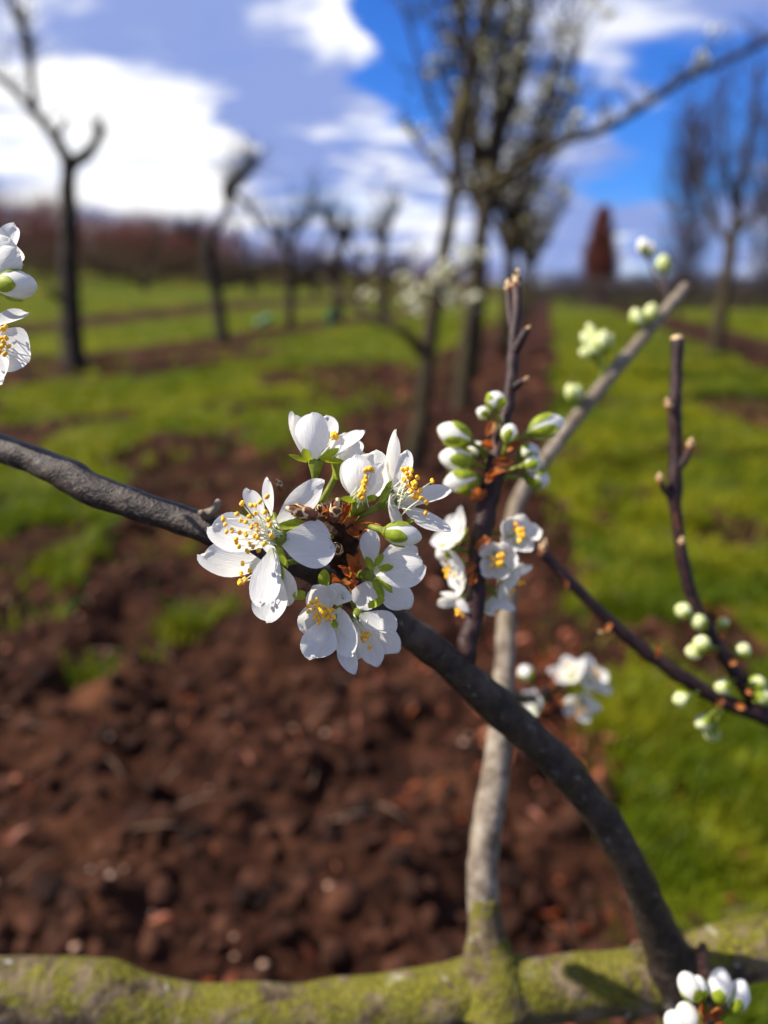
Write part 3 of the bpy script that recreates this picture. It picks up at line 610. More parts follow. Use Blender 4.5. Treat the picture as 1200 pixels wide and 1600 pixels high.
mb = MB(); pixel_tube(mb, [(1420, 1230, .31, 16.4), (1280, 1165, .305, 15.6), (1200, 1122, .30, 13.9), (1131, 1096, .298, 12.3), (1065, 1058, .296, 11.5), (1030, 1034, .295, 10.7), (994, 1007, .294, 10.7), (937, 956, .292, 9.0), (884, 903, .29, 9.0), (845, 862, .289, 7.4), (832, 850, .289, 4.9)], 6, 12, .2, 200)
mb.build('side_twig', M['twig'], plum)
mb = MB(); pixel_tube(mb, [(1200, 1122, .30, 13.1), (1180, 1096, .299, 12.3), (1141, 1040, .297, 10.7), (1103, 980, .295, 10.7), (1078, 925, .293, 9.8), (1064, 860, .292, 9.0), (1056, 800, .291, 9.0), (1054, 765, .291, 11.5), (1056, 705, .291, 9.8), (1054, 640, .29, 10.7), (1057, 580, .29, 9.0), (1058, 530, .29, 9.8)], 6, 12, .16, 200)
pixel_tube(mb, [(1058, 735, .29, 6.6), (1070, 718, .289, 6.6), (1078, 698, .288, 4.9)], 4, 8)
pixel_tube(mb, [(1054, 778, .29, 5.7), (1040, 768, .289, 4.9), (1032, 752, .288, 4.1)], 4, 8)
mb.build('side_twig', M['twig'], plum)
mb = MB(); mb.lathe(P(1058, 531, .29), P(1058, 525, .29), [(0, .0024), (.7, .0023), (1, .0015), (1, 0)], 12); mb.build('pruned_tip', M['scale_cream'], plum)

# ---- petals, sepals, stamens, buds
def petal_mb(B, T, w, N, bow=.12, cup=.10, kind='petal', seed=0, nu=12, nv=8, wav=.05):
    """curved sheet from base B to tip T (world), width w (m); N: direction its hollow faces; bow/cup: depth relative to length/width"""
    rs = random.Random(seed); B = Vector(B); T = Vector(T); X = T-B; L = X.length; X.normalize()
    N = Vector(N); Z = (N-X*N.dot(X)); Z = Z.normalized() if Z.length > 1e-6 else X.orthogonal().normalized(); Y = Z.cross(X)
    ph = [rs.uniform(0, 6.28) for _ in range(4)]; sk = rs.uniform(-.08, .08)
    mb = MB(); mb.uv = []
    for i in range(nu+1):
        s = i/nu; u = 1-(1-s)**1.5
        if kind == 'petal':
            um = .60; wp = math.sqrt(max(0, 1-((u-um)/(1-um))**2)) if u > um else .16+.84*(lambda q: q*q*(3-2*q))(u/um)**.58
        else:
            um = .5; wp = max(0, 1-((u-um)/(1-um))**2)**.6 if u > um else .62+.38*math.sin(u/um*math.pi/2)
        for j in range(nv+1):
            v = 2*j/nv-1
            e = 1+wav*math.sin(5*v+ph[0]+u*3)*u*.6
            notch = -.035*math.exp(-(v/.25)**2)*u**6 if kind == 'petal' else 0
            uu = u*e+notch
            y = w/2*wp*v*(1+wav*.6*math.sin(7*u+ph[1]+(v > 0)*2))
            z = -bow*L*4*u*(1-u)*.9 + cup*w*(v*wp)**2 + wav*w*.35*u*math.sin(3.2*v+ph[2])*abs(v) + wav*w*.25*math.sin(6*u+ph[3])*v
            mb.v.append(tuple(B+X*(L*uu)+Y*(y+sk*L*u*u*.5)+Z*z)); mb.uv.append((u, v*wp))
    q = nv+1
    for i in range(nu):
        for j in range(nv): mb.f.append((i*q+j, i*q+j+1, (i+1)*q+j+1, (i+1)*q+j)); mb.mi.append(0)
    return mb
SEED = [100]
def petal_obj(parent, B, T, w, N, bow=.12, cup=.14, kind='petal', m=None, name=None, wav=0):
    SEED[0] += 1
    return petal_mb(B, T, w, N, bow, cup, kind, SEED[0], wav=wav if wav else (.09 if kind == 'petal' else .05)).build(name or kind, m or (M['petal'] if kind == 'petal' else M['sepal']), parent)
def stamen_obj(parent, origin, anthers, spread=.0012, rf=.00013, ra=.00052, ends=None):
    mb = MB(); O = Vector(origin)
    for a in anthers:
        A = Vector(a); o = O+Vector((random.gauss(0, spread), random.gauss(0, spread), random.gauss(0, spread))); mid = o.lerp(A, .5)+Vector((random.gauss(0, 1), random.gauss(0, 1), random.gauss(0, 1)))*.0004
        mb.tube([o, mid, A], [rf*1.2, rf, rf*.8], 5, 0)
        d = (A-o).normalized(); sd = d.orthogonal().normalized() if random.random() < .5 else d.cross(d.orthogonal()).normalized()
        for sg in (-1, 1): mb.blob(A+sd*ra*.45*sg, ra*random.uniform(.75, .95), 1, 1, (1, 1, 1.15), .06)
    return mb.build('stamens', [M['filament'], M['anther']], parent, kind='stuff')
def stalk(points, r0, r1, cup_r, cup_len=.004):
    """pedicel ending in the cup of the flower"""
    s = [Vector(q) for q in spline([tuple(p) for p in points], 5)]; n = len(s); mb = MB()
    rr = []
    Ltot = sum((s[i+1]-s[i]).length for i in range(n-1)); acc = Ltot
    for i in range(n):
        if i: acc -= (s[i]-s[i-1]).length
        base = r0+(r1-r0)*i/(n-1); k = max(0, 1-acc/cup_len); rr.append(base+(cup_r-base)*(k*k*(3-2*k)))
    mb.tube(s, rr, 10, 0); return mb
def hero(d0, centre, ped, petals, sepals, anthers, label=None, sorigin=None, cup_r=.0019):
    """all positions (px, py, mm offset from d0); petals/sepals: (base, tip, width px, normal in camera axes, bow, cup)"""
    X = lambda q: P(q[0], q[1], d0+q[2]/1000)
    mb = stalk([X(q) for q in ped]+[X(centre)], .0007, .0008, cup_r, .0045)
    fl = mb.build('flower', M['sepal_dark'], plum)
    if label: fl['label'] = label
    for (b, t, w, n, bow, cup) in petals: petal_obj(fl, X(b), X(t), w*d0/FPX, CV(n), bow, cup)
    for (b, t, w, n) in sepals: petal_obj(fl, X(b), X(t), w*d0/FPX, CV(n), .08, .2, 'sepal')
    if anthers: stamen_obj(fl, X(sorigin or centre), [X(a) for a in anthers])
    return fl

c3 = lambda cx, cy, dz=0: (300+cx*.21667, 640+cy*.21667, dz)
c4 = lambda cx, cy, dz=0: (440+cx*.23333, 640+cy*.23333, dz)
c5 = lambda cx, cy, dz=0: (440+cx*.23333, 820+cy*.23333, dz)
rs = random.Random(3)
def anth(fn, pts, lo, hi): return [fn(x, y, rs.uniform(lo, hi)) for x, y in pts]
A1 = [(225, 787), (240, 830), (250, 880), (290, 870), (360, 677), (325, 753), (425, 690), (455, 690), (490, 665), (540, 628), (460, 750), (413, 770), (355, 793), (390, 810), (530, 740), (430, 845), (465, 830), (475, 868), (550, 797), (563, 835), (345, 885), (388, 900), (450, 910), (475, 922), (575, 915), (318, 935), (320, 957), (340, 985), (415, 970), (440, 990), (400, 1020), (480, 1015), (520, 967)]
hero(.166, (432, 838, 0), [(520, 838, 12), (490, 842, 9), (455, 842, 4)], [
    ((438, 842, -.5), (521, 856, 2), 76, (.5, -.1, .85), .05, .08),
    ((432, 816, .5), (504, 754, 0), 42, (-.6, -.5, .6), .10, .16),
    ((424, 806, 1), (417, 748, 3), 30, (-.7, .1, .6), .08, .2),
    ((412, 815, 2), (386, 765, 5), 28, (.2, .1, .9), .06, .2),
    ((428, 846, 1), (328, 826, 5), 64, (.15, .35, .9), .10, .22),
    ((427, 856, 0), (406, 946, -2), 56, (-.35, .1, .9), .07, .12),
    ], [(c3(640, 850), c3(800, 805, 2), 18, (0, .5, .8)), (c3(610, 980, 1), c3(690, 1140, 1), 13, (-.5, .2, .8)), (c3(560, 800, 1.2), c3(600, 740, 3), 12, (0, 0, 1))],
    anth(c3, A1, -6.5, -2.5), 'wide open white flower with a fan of orange tipped stamens', (430, 838, -.3), .0024)
hero(.172, (420, 880, 0), [(500, 870, 12), (470, 875, 8), (445, 880, 3)], [
    ((415, 884, 0), (314, 868, 2), 56, (.1, .4, .9), .10, .2),
    ((430, 890, 0), (417, 971, -1), 58, (-.2, .2, .9), .06, .14),
    ((436, 884, 1), (451, 944, 1), 46, (-.3, .2, .9), .08, .15),
    ((425, 868, 2), (410, 800, 7), 40, (0, 0, 1), .08, .15),
    ], [(c3(640, 1130, 1), c3(645, 1245, 0), 9, (0, 0, 1))], anth(c3, [(365, 1108), (355, 1185), (340, 1250), (365, 1245), (385, 1225), (350, 1240), (415, 1160)], -3, 0), None, (418, 884, -1))
hero(.176, (494, 720, 0), [(493, 800, 3), (492, 770, 2), (492, 745, 0)], [
    ((480, 718, 1), (459, 645, 2), 40, (.6, .3, .5), .10, .25),
    ((493, 717, -1.5), (486, 646, -3.5), 54, (-.05, .3, -.95), .15, .24),
    ((508, 716, 0), (568, 674, 0), 36, (-.3, .6, .6), .06, .2),
    ((500, 714, 2), (512, 650, 8), 46, (0, .2, .9), .12, .2),
    ((504, 716, 2), (548, 686, 6), 34, (-.2, .5, .8), .08, .2)],
    [(c3(850, 370, -1), c3(808, 285, -3.2), 17, (0, .3, -1)), (c3(930, 365, -1), c3(1055, 278, -2), 15, (-.3, .5, -.8)), (c3(830, 375, .5), c3(700, 325, .5), 12, (.3, .6, -.5)), (c3(960, 370, .5), c3(1090, 365, 1), 13, (-.2, .7, -.5))],
    anth(c4, [(345, 165), (360, 160), (370, 175), (350, 180), (335, 190), (365, 190)], 0, 3), 'half open flower seen from the side at the top of the spur', (500, 712, 1))
hero(.168, (563, 784, 0), [(546, 815, 6), (552, 802, 3), (558, 792, 1)], [
    ((562, 783, -.5), (557, 712, -4), 62, (.5, .1, -.85), .20, .30),
    ((570, 782, -.5), (599, 722, -4), 44, (-.6, .1, -.8), .18, .30),
    ((566, 780, 2), (586, 706, 5), 64, (0, .2, .95), .16, .26),
    ((560, 781, 2), (545, 722, 6), 50, (.5, 0, .8), .16, .2),
    ((570, 781, 2), (606, 730, 3), 46, (-.6, 0, .8), .16, .2)],
    [(c4(500, 615, -1), c4(400, 590, -2), 14, (.2, .6, -.7)), (c4(560, 615, -1), c4(638, 580, -2), 14, (-.2, .6, -.7)), (c4(530, 620, 1), c4(520, 560, 3), 12, (0, 0, 1))],
    anth(c4, [(595, 395), (575, 400), (560, 410), (580, 430), (560, 445), (575, 460), (555, 480), (565, 500), (545, 520), (550, 545), (535, 560), (520, 575), (540, 590), (605, 405), (565, 470), (550, 500)], -5.6, -3.8), 'cup shaped flower with a gap showing its orange stamens', (563, 780, -2.5))
hero(.182, (530, 722, 0), [(501, 785, 0), (513, 765, 0), (526, 740, 0)], [
    ((532, 720, 0), (560, 690, 3), 40, (-.3, .3, .8), .1, .2), ((534, 722, 0), (575, 712, 3), 40, (-.3, .3, .8), .1, .2), ((530, 720, 2), (540, 678, 5), 36, (0, 0, 1), .1, .2)],
    [(c4(365, 470, -1), c4(385, 375, -2), 13, (.5, .3, -.8)), (c4(350, 460, 0), c4(350, 400, 1), 11, (.7, .3, -.4))], None)
A4 = [(810, 400), (840, 395), (870, 405), (820, 470), (850, 455), (910, 455), (880, 500), (850, 515), (930, 540), (870, 545), (900, 570), (880, 590), (905, 590), (935, 595), (970, 620), (1010, 480), (965, 690), (840, 430), (860, 440), (830, 415), (890, 520), (915, 560), (895, 490)]
hero(.166, (612, 782, 1), [(545, 815, 6), (565, 805, 4), (588, 793, 3), (602, 786, 2)], [
    ((612, 762, .5), (618, 674, 1), 36, (.8, .1, .5), .10, .18),
    ((624, 786, 1), (704, 768, 2.5), 44, (-.2, .7, .6), .08, .22),
    ((626, 790, 0), (699, 832, -2), 32, (.2, .5, .8), .05, .16),
    ((612, 770, -1), (622, 826, -3.5), 40, (.8, .2, .4), .14, .2),
    ((618, 770, 2), (636, 706, 6), 34, (0, 0, 1), .08, .15)],
    [(c4(690, 540, -.6), c4(740, 480, -1.5), 11, (.6, 0, -.6)), (c4(840, 740, -1.5), c4(890, 745, -2), 8, (0, .5, .8)), (c4(660, 620, -1), c4(720, 510, -1), 14, (.5, 0, -.8))],
    anth(c4, A4, -5, -1), 'open flower turned sideways with a brush of orange stamens', (620, 784, 0), .0024)
hero(.181, (580, 897, 0), [(540, 890, 5), (552, 896, 3), (566, 898, 1)], [
    ((584, 892, -.5), (663, 888, -2), 64, (.1, -.4, -.9), .16, .24),
    ((586, 902, 0), (640, 948, 2), 50, (.2, .3, .9), .12, .2),
    ((580, 886, 0), (576, 828, 2), 36, (.4, 0, .8), .10, .2),
    ((590, 886, 2), (650, 858, 5), 50, (0, 0, 1), .12, .2),
    ((578, 908, -.5), (562, 950, -2), 44, (.1, .3, .9), .10, .25)],
    [(c5(610, 300, -1.5), c5(565, 215, -2), 13, (.3, 0, -1)), (c5(630, 270, -1.5), c5(680, 195, -2.5), 11, (0, .2, -1)), (c5(650, 300, -2), c5(745, 275, -3.5), 12, (0, .2, -1)), (c5(650, 340, -1.5), c5(745, 450, -2), 12, (-.3, 0, -1)), (c5(620, 370, -1), c5(680, 500, -1.5), 15, (.2, 0, -1))], None, 'flower turned away showing its green sepals')
hero(.171, (522, 968, 2), [(540, 905, 16), (535, 925, 11), (529, 950, 6)], [
    ((516, 950, 1), (492, 915, -3), 52, (.2, -.7, .5), .18, .30),
    ((518, 955, 1), (472, 985, -1), 62, (.6, .2, .7), .16, .30),
    ((516, 968, 0), (487, 1029, -3.5), 54, (.2, .5, .8), .04, .24),
    ((528, 950, 0), (552, 1022, -4), 58, (-.7, .1, .6), .14, .26),
    ((528, 985, 0), (553, 1051, -2), 34, (-.5, .2, .8), .10, .24),
    ((524, 945, 1), (532, 914, -3), 46, (-.2, -.7, .5), .16, .28)],
    [(c5(285, 415, 2), c5(285, 298, 1), 19, (0, .2, 1)), (c5(160, 470, 2), c5(75, 470, 1), 16, (0, 0, 1)), (c5(400, 480, 0), c5(470, 455, 0), 14, (0, 0, 1)), (c5(355, 690, -2.5), c5(360, 640, -3.5), 11, (0, 0, 1))],
    anth(c5, [(180, 545), (200, 520), (230, 505), (240, 530), (215, 560), (180, 580), (250, 560), (270, 580), (300, 560), (320, 575), (340, 570), (330, 600), (345, 615), (310, 620), (280, 610), (250, 620), (235, 600), (220, 625), (250, 655), (325, 635), (265, 545), (290, 590)], -5.5, -2), 'nodding cup flower hanging lowest on the spur, stamens showing', (520, 962, -.5))
hero(.178, (560, 965, 1), [(545, 915, 12), (550, 935, 8), (556, 952, 4)], [
    ((562, 960, 0), (616, 985, -2), 52, (-.2, .7, .4), .12, .26),
    ((566, 970, 1), (623, 1015, 0), 46, (-.5, .4, .7), .10, .22),
    ((564, 975, 0), (588, 1040, -1), 38, (-.2, .3, .9), .08, .22),
    ((556, 970, 1), (560, 1030, 2), 38, (.4, .2, .8), .1, .2)],
    [(c5(580, 545, -2), c5(690, 505, -3), 15, (0, .6, .7))],
    anth(c5, [(545, 720), (555, 740), (570, 745), (545, 760), (590, 820), (575, 735), (550, 775)], -3, -1), None, (563, 968, 0))

def bud(base, tip, wpx, d0, ped=None, m=None, label=None, ns=4, sl=.62, dt=0.0, name='flower_bud', calyx=True):
    """closed bud; base/tip (px, py), d0 m"""
    B = P(base[0], base[1], d0); T = P(tip[0], tip[1], d0+dt); r = wpx/2*d0/FPX; ax = T-B; L = ax.length
    mb = stalk(([P(*q) for q in ped] if ped else [B-ax*.5, B-ax*.25])+[B+ax*.12], .0006, .0008, r*.62, L*.3)
    f = mb.build(name, M['sepal_dark'], plum)
    if label: f['label'] = label
    mb = MB(); prof = [(.04, r*.5), (.15, r*.78), (.3, r*.96), (.48, r), (.65, r*.93), (.8, r*.74), (.91, r*.48), (.97, r*.26), (1, .00001)]
    mb.lathe(B, T, prof, 18, 0, lambda th, u: 1+.07*(((th*3/(2*math.pi)+u*.9) % 1)-.5))
    mb.uv = [(.5, 0)]*len(mb.v); mb.build('closed_petals', m or M['petal'], f)
    t = ax.normalized(); a = t.orthogonal().normalized(); b = t.cross(a); ph = random.random()*6
    for k in range(ns):
        th = ph+2*math.pi*k/ns; o = a*math.cos(th)+b*math.sin(th)
        petal_obj(f, B+o*r*.55+ax*.02, B+o*r*1.07+ax*sl, r*1.15, -o, .17, .22, 'sepal')
    return f
# hero bud right of the spur
bud(c4(690, 815)[:2], c4(940, 860)[:2], 36, .162, [(545, 812, .172), (565, 818, .169), (590, 826, .165)], label='closed white bud on a green stalk')

# spur with bud scales and bracts
mb = MB(); pixel_tube(mb, [(545, 930, .203, 16), (548, 905, .198, 17), (540, 885, .194, 15), (530, 862, .188, 18), (540, 845, .184, 17), (528, 828, .18, 19), (535, 812, .177, 16), (522, 800, .175, 17), (517, 789, .173, 10)], 6, 14, .55, 420)
for _ in range(26):
    t = random.random(); c = P(535+random.gauss(0, 13), 795+t*110, .176+t*.018+random.gauss(0, .001)); mb.blob(c, random.uniform(.0012, .0028), 1, 0, (1, 1, .8), .2)
mb.build('spur', M['spur'], plum)
def leaf_bud(base, tip, wpx, d, dt=0):
    """pointed bud of overlapping brown scales with pale dry rims"""
    B = P(*base, d); T = P(*tip, d+dt); r = wpx/2*d/FPX; ax = T-B; L = ax.length; t = ax/L; a = t.orthogonal().normalized(); b = t.cross(a); mb = MB()
    mb.lathe(B-ax*.1, T, [(0, r*.7), (.2, r*.8), (.45, r*.75), (.75, r*.42), (1, .00002)], 10)
    ph = random.random()*6
    for tier, (u0, u1, rr) in enumerate(((.0, .5, 1.0), (.18, .74, .92), (.42, 1.0, .7))):
        for k in range(3):
            th = ph+tier*1.05+2.094*k; o = a*math.cos(th)+b*math.sin(th); SEED[0] += 1
            pm = petal_mb(B+ax*u0+o*r*rr*.7, B+ax*u1+o*r*rr*(.85 if tier < 2 else .15), r*1.75*rr, -o, .12, .34, 'sepal', SEED[0], 6, 6, .05)
            o0 = len(mb.v); mb.v.extend(pm.v)
            for q, fc in enumerate(pm.f):
                i, j = divmod(q, 6); mb.f.append(tuple(z+o0 for z in fc)); mb.mi.append(1 if (i >= 4 or (i >= 2 and j in (0, 5))) else 0)
    return mb.build('leaf_bud', [M['scale_brown'], M['scale_cream']], plum)
leaf_bud(c4(215, 710)[:2], c4(25, 655)[:2], 24, .167, -.002); leaf_bud(c4(350, 725)[:2], c4(382, 590)[:2], 25, .169, -.003); leaf_bud(c4(280, 720)[:2], c4(262, 630)[:2], 24, .172, -.003)
leaf_bud((528, 862), (524, 852), 20, .178, -.006); leaf_bud((440, 765), (432, 748), 12, .19)
leaf_bud(c4(500, 690)[:2], c4(470, 660)[:2], 14, .172)
def bract(b, t, w, d, n=(0, 0, 1), m='scale_orange'): return petal_obj(plum, P(b[0], b[1], d), P(t[0], t[1], d-.002), w*d/FPX, CV(n)+Vector((random.gauss(0, .5), random.gauss(0, .5), random.gauss(0, .5))), random.uniform(-.1, .3), random.uniform(.1, .7), 'sepal', M[m], 'bract', .22)
for (b, t, w, d) in (((548, 900), (530, 886), 14, .180), ((556, 892), (543, 868), 15, .179), ((545, 893), (562, 862), 12, .181), ((552, 905), (566, 886), 13, .180), ((535, 912), (520, 898), 14, .181), ((540, 930), (528, 912), 15, .182), ((548, 925), (552, 905), 14, .181),
                     ((532, 818), (546, 786), 14, .171), ((540, 822), (560, 808), 13, .169), ((552, 822), (591, 818), 13, .168), ((545, 826), (560, 838), 16, .17), ((538, 806), (540, 788), 13, .170), ((556, 818), (575, 826), 14, .171), ((508, 806), (518, 792), 12, .17), ((560, 908), (548, 922), 12, .179), ((536, 905), (548, 915), 14, .178)):
    bract(b, t, w, d, (random.uniform(-.5, .5), random.uniform(-.3, .6), 1))
for (b, t, w, d) in (((500, 800), (482, 805), 12, .173), ((515, 855), (500, 862), 14, .176)): bract(b, t, w, d, (0, .3, 1), 'scale_brown')
# dried bud on the branch left of the big flower
mb = MB(); pixel_tube(mb, [(318, 815, .194, 12), (326, 802, .192, 9), (335, 795, .190, 8), (342, 782, .189, 5)], 4, 8, .4, 400); pixel_tube(mb, [(322, 808, .192, 7), (313, 800, .190, 5)], 3, 7); mb.build('dried_bud', M['greyshoot'], plum)

def gflower(cx, cy, d, axis, size, opn, ped, stamens=14, cupb=.16, label=None, np_=5, rot=None):
    """generic flower: axis in camera axes, size = petal length px, opn = angle of petals from the axis (deg), ped = (px, py, d) where the stalk starts"""
    C = P(cx, cy, d); A = CV(axis).normalized(); L = size*d/FPX; a = A.orthogonal().normalized(); b = A.cross(a); S = P(*ped)
    mb = stalk([S, S.lerp(C, .5)-A*L*.12, C-A*L*.16, C], .0006, .0008, L*.15, L*.3); f = mb.build('flower', M['sepal_dark'], plum)
    if label: f['label'] = label
    ph = random.random()*6.28 if rot is None else rot
    for k in range(np_):
        th = ph+2*math.pi*k/5+random.gauss(0, .08); o = a*math.cos(th)+b*math.sin(th); q = math.radians(opn+random.gauss(0, 6)); dv = A*math.cos(q)+o*math.sin(q)
        petal_obj(f, C+o*L*.12, C+o*L*.12+dv*L*random.uniform(.92, 1.05), L*random.uniform(.78, .9), A*math.sin(q)-o*math.cos(q), cupb, .24)
        th += .63; o = a*math.cos(th)+b*math.sin(th); q = math.radians(min(opn+25, 115)); dv = A*math.cos(q)+o*math.sin(q)
        petal_obj(f, C+o*L*.12-A*L*.05, C+o*L*.12+dv*L*.48, L*.24, A, .08, .2, 'sepal')
    if stamens:
        an = []
        for k in range(stamens):
            th = random.random()*6.28; q = random.uniform(.05, min(.75, math.radians(opn)*.8)); an.append(C+(A*math.cos(q)+(a*math.cos(th)+b*math.sin(th))*math.sin(q))*L*random.uniform(.5, .75))
        stamen_obj(f, C+A*L*.05, an, .0007, .00014, .0006)
    return f
# left edge cluster, on a shoot just outside the frame
mb = MB(); pixel_tube(mb, [(-60, 672, .217, 12), (-62, 600, .20, 9), (-66, 520, .185, 9), (-62, 450, .178, 8), (-70, 360, .18, 5)], 5, 10, .2, 240); mb.build('side_twig', M['twig'], plum)
X0 = lambda q: P(q[0], q[1], .172+q[2]/1000)
f = stalk([X0((-60, 430, 6)), X0((-35, 425, 3)), X0((-10, 415, 1))], .0007, .0008, .002, .004).build('flower', M['sepal_dark'], plum); f['label'] = 'cupped flower of the cluster above the dark branch'
for (b, t, w, n, bow, cup) in (((-8, 412, 0), (22, 352, 3), 52, (-.3, -.2, .9), .16, .25), ((-8, 418, -2), (12, 372, -3), 58, (-.4, -.2, -.9), .2, .3), ((-12, 415, 0), (-30, 360, 0), 56, (.2, 0, .9), .15, .25), ((-8, 424, -2.5), (28, 392, -4), 46, (-.4, -.2, -.8), .2, .25)): petal_obj(f, X0(b), X0(t), w*.172/FPX, CV(n), bow, cup)
for (b, t, w) in (((-10, 428, -1), (38, 416, -3), 14), ((-14, 425, -2), (10, 440, -4), 12)): petal_obj(f, X0(b), X0(t), w*.172/FPX, CV((0, .4, -.9)), .1, .25, 'sepal')
bud((-2, 446), (58, 446), 44, .170, [(-62, 460, .178), (-40, 455, .174), (-22, 449, .171)], label='plump bud in green sepals at the twig end', ns=4)
f = stalk([X0((-62, 500, 6)), X0((-45, 520, 2)), X0((-25, 520, 0))], .0007, .0008, .002, .004).build('flower', M['sepal_dark'], plum); f['label'] = 'open flower below the plump bud, round lower petal'
for (b, t, w, n, bow, cup) in (((-22, 505, 0), (43, 490, 1), 40, (0, .6, .7), .08, .2), ((-20, 522, 0), (44, 562, -2), 74, (-.3, .2, .9), .07, .14), ((-24, 530, 0), (5, 596, -2), 60, (-.3, .2, .9), .07, .14), ((-30, 520, 0), (-80, 560, -2), 60, (0, .2, .9), .07, .14)): petal_obj(f, X0(b), X0(t), w*.172/FPX, CV(n), bow, cup)
stamen_obj(f, X0((-20, 518, -1)), [X0(q) for q in ((2, 530, -4), (6, 535, -5), (10, 528, -4), (3, 542, -5), (8, 553, -5), (14, 541, -4), (5, 515, -4), (9, 511, -3), (-4, 525, -5), (0, 550, -5), (-8, 545, -5))])

# flowers and buds of the upright twig
TW = .237
for (b, t, w, pd, dd) in (((770, 640), (780, 612), 34, (788, 668), -.004), ((735, 690), (684, 668), 38, (772, 716), -.006), ((826, 676), (882, 656), 36, (786, 700), .004), ((738, 722), (686, 712), 38, (770, 738), -.004), ((745, 745), (693, 757), 36, (770, 755), -.005), ((812, 715), (842, 700), 34, (778, 735), .002), ((822, 742), (858, 754), 36, (778, 748), .004), ((748, 712), (742, 690), 30, (772, 728), .003), ((818, 728), (846, 722), 30, (778, 740), -.004), ((742, 770), (722, 742), 34, (765, 772), -.003), ((765, 650), (745, 640), 20, (786, 690), .003)):
    bud(b, t, w, TW+dd, [(pd[0], pd[1], TW), ((pd[0]+b[0])/2, (pd[1]+b[1])/2, TW+dd*.5)], sl=.7)
gflower(718, 838, TW-.007, (-.6, .35, .2), 44, 55, (748, 850, TW), 0)
gflower(722, 885, TW-.004, (-.75, -.2, .2), 42, 60, (748, 880, TW), 8)
gflower(726, 935, TW-.002, (-.55, -.75, .2), 40, 55, (745, 900, TW), 6)
gflower(806, 836, TW-.003, (.1, .15, .95), 36, 48, (756, 830, TW), 14, .22)
gflower(778, 876, TW-.007, (-.1, .0, 1), 36, 46, (752, 858, TW), 14, .22)
gflower(790, 898, TW-.001, (.6, -.4, .1), 42, 60, (750, 885, TW), 8)
gflower(772, 930, TW+.001, (.2, -.9, .1), 38, 40, (748, 905, TW), 5)
bud((705, 855), (682, 872), 26, TW-.004, [(748, 872, TW), (726, 860, TW-.003)])
bud((792, 690), (800, 662), 26, TW-.006, [(782, 720, TW), (788, 704, TW-.004)])
for (b, t, w, d) in (((775, 735), (760, 752), 16, .231), ((760, 770), (738, 778), 16, .230), ((770, 700), (752, 695), 16, .232), ((790, 705), (812, 692), 15, .234), ((765, 745), (792, 735), 18, .23), ((745, 860), (765, 842), 15, .228), ((742, 880), (730, 895), 15, .228), ((752, 850), (768, 846), 14, .228), ((770, 720), (800, 722), 16, .231), ((742, 895), (736, 915), 12, .228), ((755, 780), (742, 765), 15, .229), ((770, 660), (762, 680), 14, .236)): bract(b, t, w, d, (random.uniform(-.5, .5), .3, 1))
leaf_bud((795, 458), (795, 436), 16, .252); leaf_bud((806, 456), (808, 420), 15, .25); leaf_bud((822, 520), (828, 508), 9, .241); leaf_bud((818, 597), (826, 588), 9, .239)
# flowers behind the dark branch, on a short spur of the grey shoot
GD = .40
mb = MB(); pixel_tube(mb, [(786, 1085, .326, 10), (825, 1092, .36, 9), (855, 1080, GD, 8), (875, 1062, GD, 6)], 5, 9, .3, 200); pixel_tube(mb, [(850, 1082, GD, 6), (865, 1105, GD, 5), (880, 1112, GD, 4)], 4, 8); mb.build('spur', M['twig'], plum)
gflower(893, 1058, GD-.006, (-.5, .7, .4), 32, 50, (872, 1066, GD), 6)
gflower(918, 1062, GD-.003, (.4, .5, .5), 34, 60, (878, 1070, GD), 12)
gflower(906, 1094, GD-.004, (-.2, -.4, .8), 30, 60, (876, 1098, GD), 8)
gflower(838, 1108, GD-.03, (-.6, .5, .3), 32, 45, (852, 1090, GD), 0)
bud((826, 1062), (816, 1040), 24, GD, [(842, 1086, GD), (834, 1074, GD)])
for (b, t, w) in (((872, 1070), (862, 1058), 12), ((878, 1090), (868, 1102), 14), ((862, 1100), (848, 1110), 12), ((872, 1095), (885, 1102), 14), ((860, 1075), (870, 1050), 10)): bract(b, t, w, GD-.004)
# buds on the grey shoot
for (b, t, w, d, s) in (((938, 556), (926, 520), 22, .40, (943, 600)), ((934, 548), (908, 520), 20, .402, (943, 600)), ((938, 550), (944, 515), 22, .398, (943, 600)), ((930, 556), (905, 548), 20, .40, (943, 600)), ((940, 552), (956, 522), 18, .401, (943, 600)), ((936, 545), (918, 505), 18, .403, (943, 600)), ((1000, 512), (990, 482), 22, .414, (1012, 522)), ((1014, 502), (1020, 474), 22, .416, (1018, 512)), ((898, 628), (888, 600), 20, .388, (915, 640)), ((900, 626), (902, 600), 18, .39, (915, 640))):
    bud(b, t, w, d, [(s[0], s[1], d), ((s[0]+b[0])/2, (s[1]+b[1])/2, d)], M['budgreen'], ns=3, sl=.5)
mb = MB(); pixel_tube(mb, [(1045, 480, .425, 4), (1040, 450, .43, 3), (1036, 425, .435, 3)], 4, 7); pixel_tube(mb, [(1042, 462, .428, 3), (1022, 430, .435, 2.5), (1010, 398, .44, 2)], 4, 7); mb.build('spur', M['twig'], plum)
bud((1036, 426), (1036, 398), 22, .435, [(1038, 436, .434), (1037, 430, .434)], M['budgreen'], ns=3, sl=.5); bud((1009, 398), (1002, 372), 20, .44, [(1012, 408, .44), (1010, 402, .44)], M['petal'], ns=3, sl=.5); bud((1014, 402), (1018, 378), 18, .44, [(1012, 410, .44), (1013, 406, .44)], M['petal'], ns=3, sl=.5)
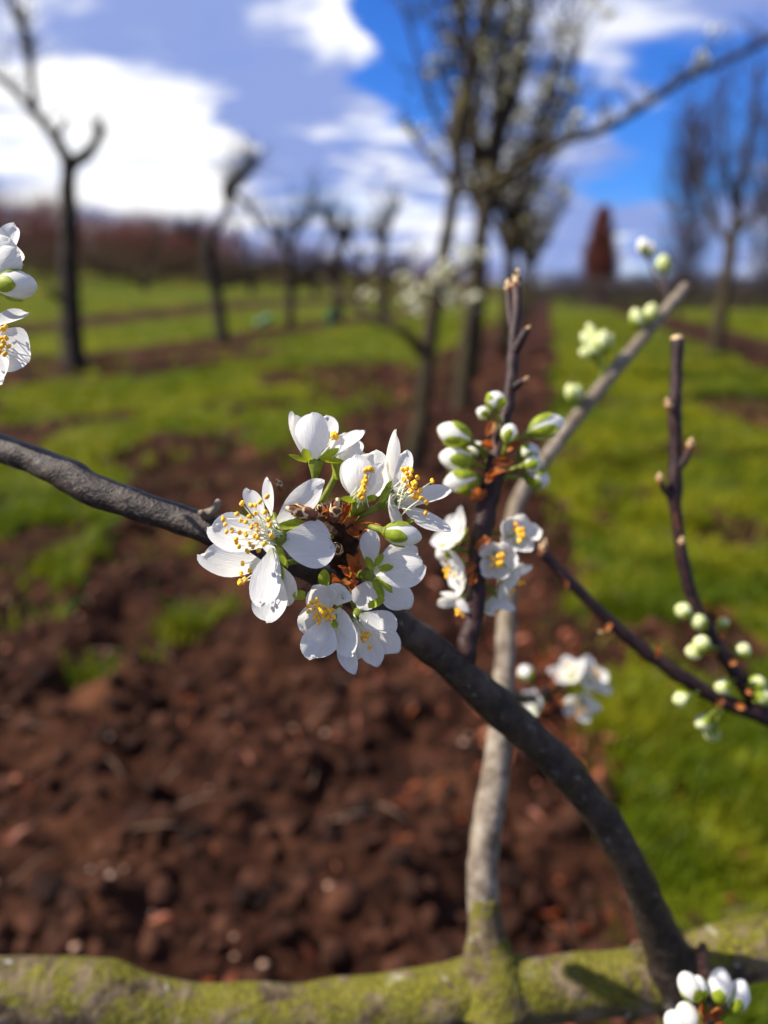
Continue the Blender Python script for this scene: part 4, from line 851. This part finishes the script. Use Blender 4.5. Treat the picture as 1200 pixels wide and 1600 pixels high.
# green buds on the side twigs
for (c, s, d) in (((1067, 954), (1100, 972), .293), ((1091, 971), (1105, 985), .292), ((1096, 1005), (1125, 1015), .291), ((1084, 1018), (1125, 1018), .294), ((1131, 973), (1112, 992), .299), ((1160, 1016), (1138, 1036), .297), ((1184, 1068), (1165, 1072), .294), ((1064, 1092), (1095, 1080), .293), ((1098, 1128), (1128, 1100), .294), ((1112, 1146), (1130, 1104), .297), ((1129, 1073), (1150, 1060), .296), ((1192, 1088), (1178, 1096), .293)):
    vx, vy = c[0]-s[0], c[1]-s[1]; n = math.hypot(vx, vy); vx /= n; vy /= n; h = 13 if c != (1131, 973) else 9
    bud((c[0]-vx*h, c[1]-vy*h), (c[0]+vx*h, c[1]+vy*h), 25 if h > 10 else 17, d, [(s[0], s[1], .296), ((s[0]+c[0]-vx*h)/2, (s[1]+c[1]-vy*h)/2, d)], M['budgreen'], ns=3, sl=.55)
for (b, t, w, d) in (((1120, 1022), (1104, 1028), 18, .288), ((1140, 1036), (1156, 1036), 18, .288), ((1130, 1092), (1118, 1108), 15, .288), ((1150, 1100), (1168, 1112), 18, .29), ((1165, 1080), (1176, 1088), 14, .29), ((884, 906), (884, 925), 14, .283), ((955, 975), (940, 992), 15, .285), ((1025, 1028), (1028, 1000), 13, .286), ((1055, 800), (1066, 842), 10, .284), ((1120, 990), (1134, 1000), 12, .29)): bract(b, ((b[0]+t[0]*2)/3, (b[1]+t[1]*2)/3), w*.62, d+.003)
leaf_bud((1077, 702), (1081, 684), 14, .288); leaf_bud((1032, 754), (1030, 738), 13, .288); leaf_bud((1048, 640), (1040, 622), 13, .286); leaf_bud((846, 866), (852, 842), 13, .287); leaf_bud((1064, 852), (1066, 838), 12, .282); leaf_bud((940, 985), (938, 990), 10, .287)
# buds at the foot of the limb
BD = .235
mb = MB(); pixel_tube(mb, [(1098, 1480, .287, 8), (1100, 1510, .265, 10), (1104, 1550, .245, 11), (1108, 1590, .24, 11), (1112, 1660, .24, 10)], 6, 10, .2, 250); mb.build('side_twig', M['twig'], plum)
for (b, t, w, s) in (((1088, 1560), (1066, 1520), 34, (1104, 1580)), ((1096, 1558), (1090, 1524), 24, (1105, 1575)), ((1122, 1565), (1128, 1512), 36, (1110, 1582)), ((1144, 1580), (1162, 1530), 34, (1112, 1592)), ((1085, 1605), (1064, 1568), 36, (1105, 1615)), ((1066, 1612), (1044, 1582), 34, (1104, 1625))):
    bud(b, t, w, BD-.004, [(s[0], s[1], BD), ((s[0]+b[0])/2, (s[1]+b[1])/2, BD-.002)], sl=.55, ns=4)
for (b, t, w) in (((1105, 1592), (1095, 1572), 16), ((1112, 1592), (1124, 1575), 18), ((1108, 1605), (1096, 1600), 16), ((1116, 1600), (1130, 1596), 16)): bract(b, t, w, BD-.006)
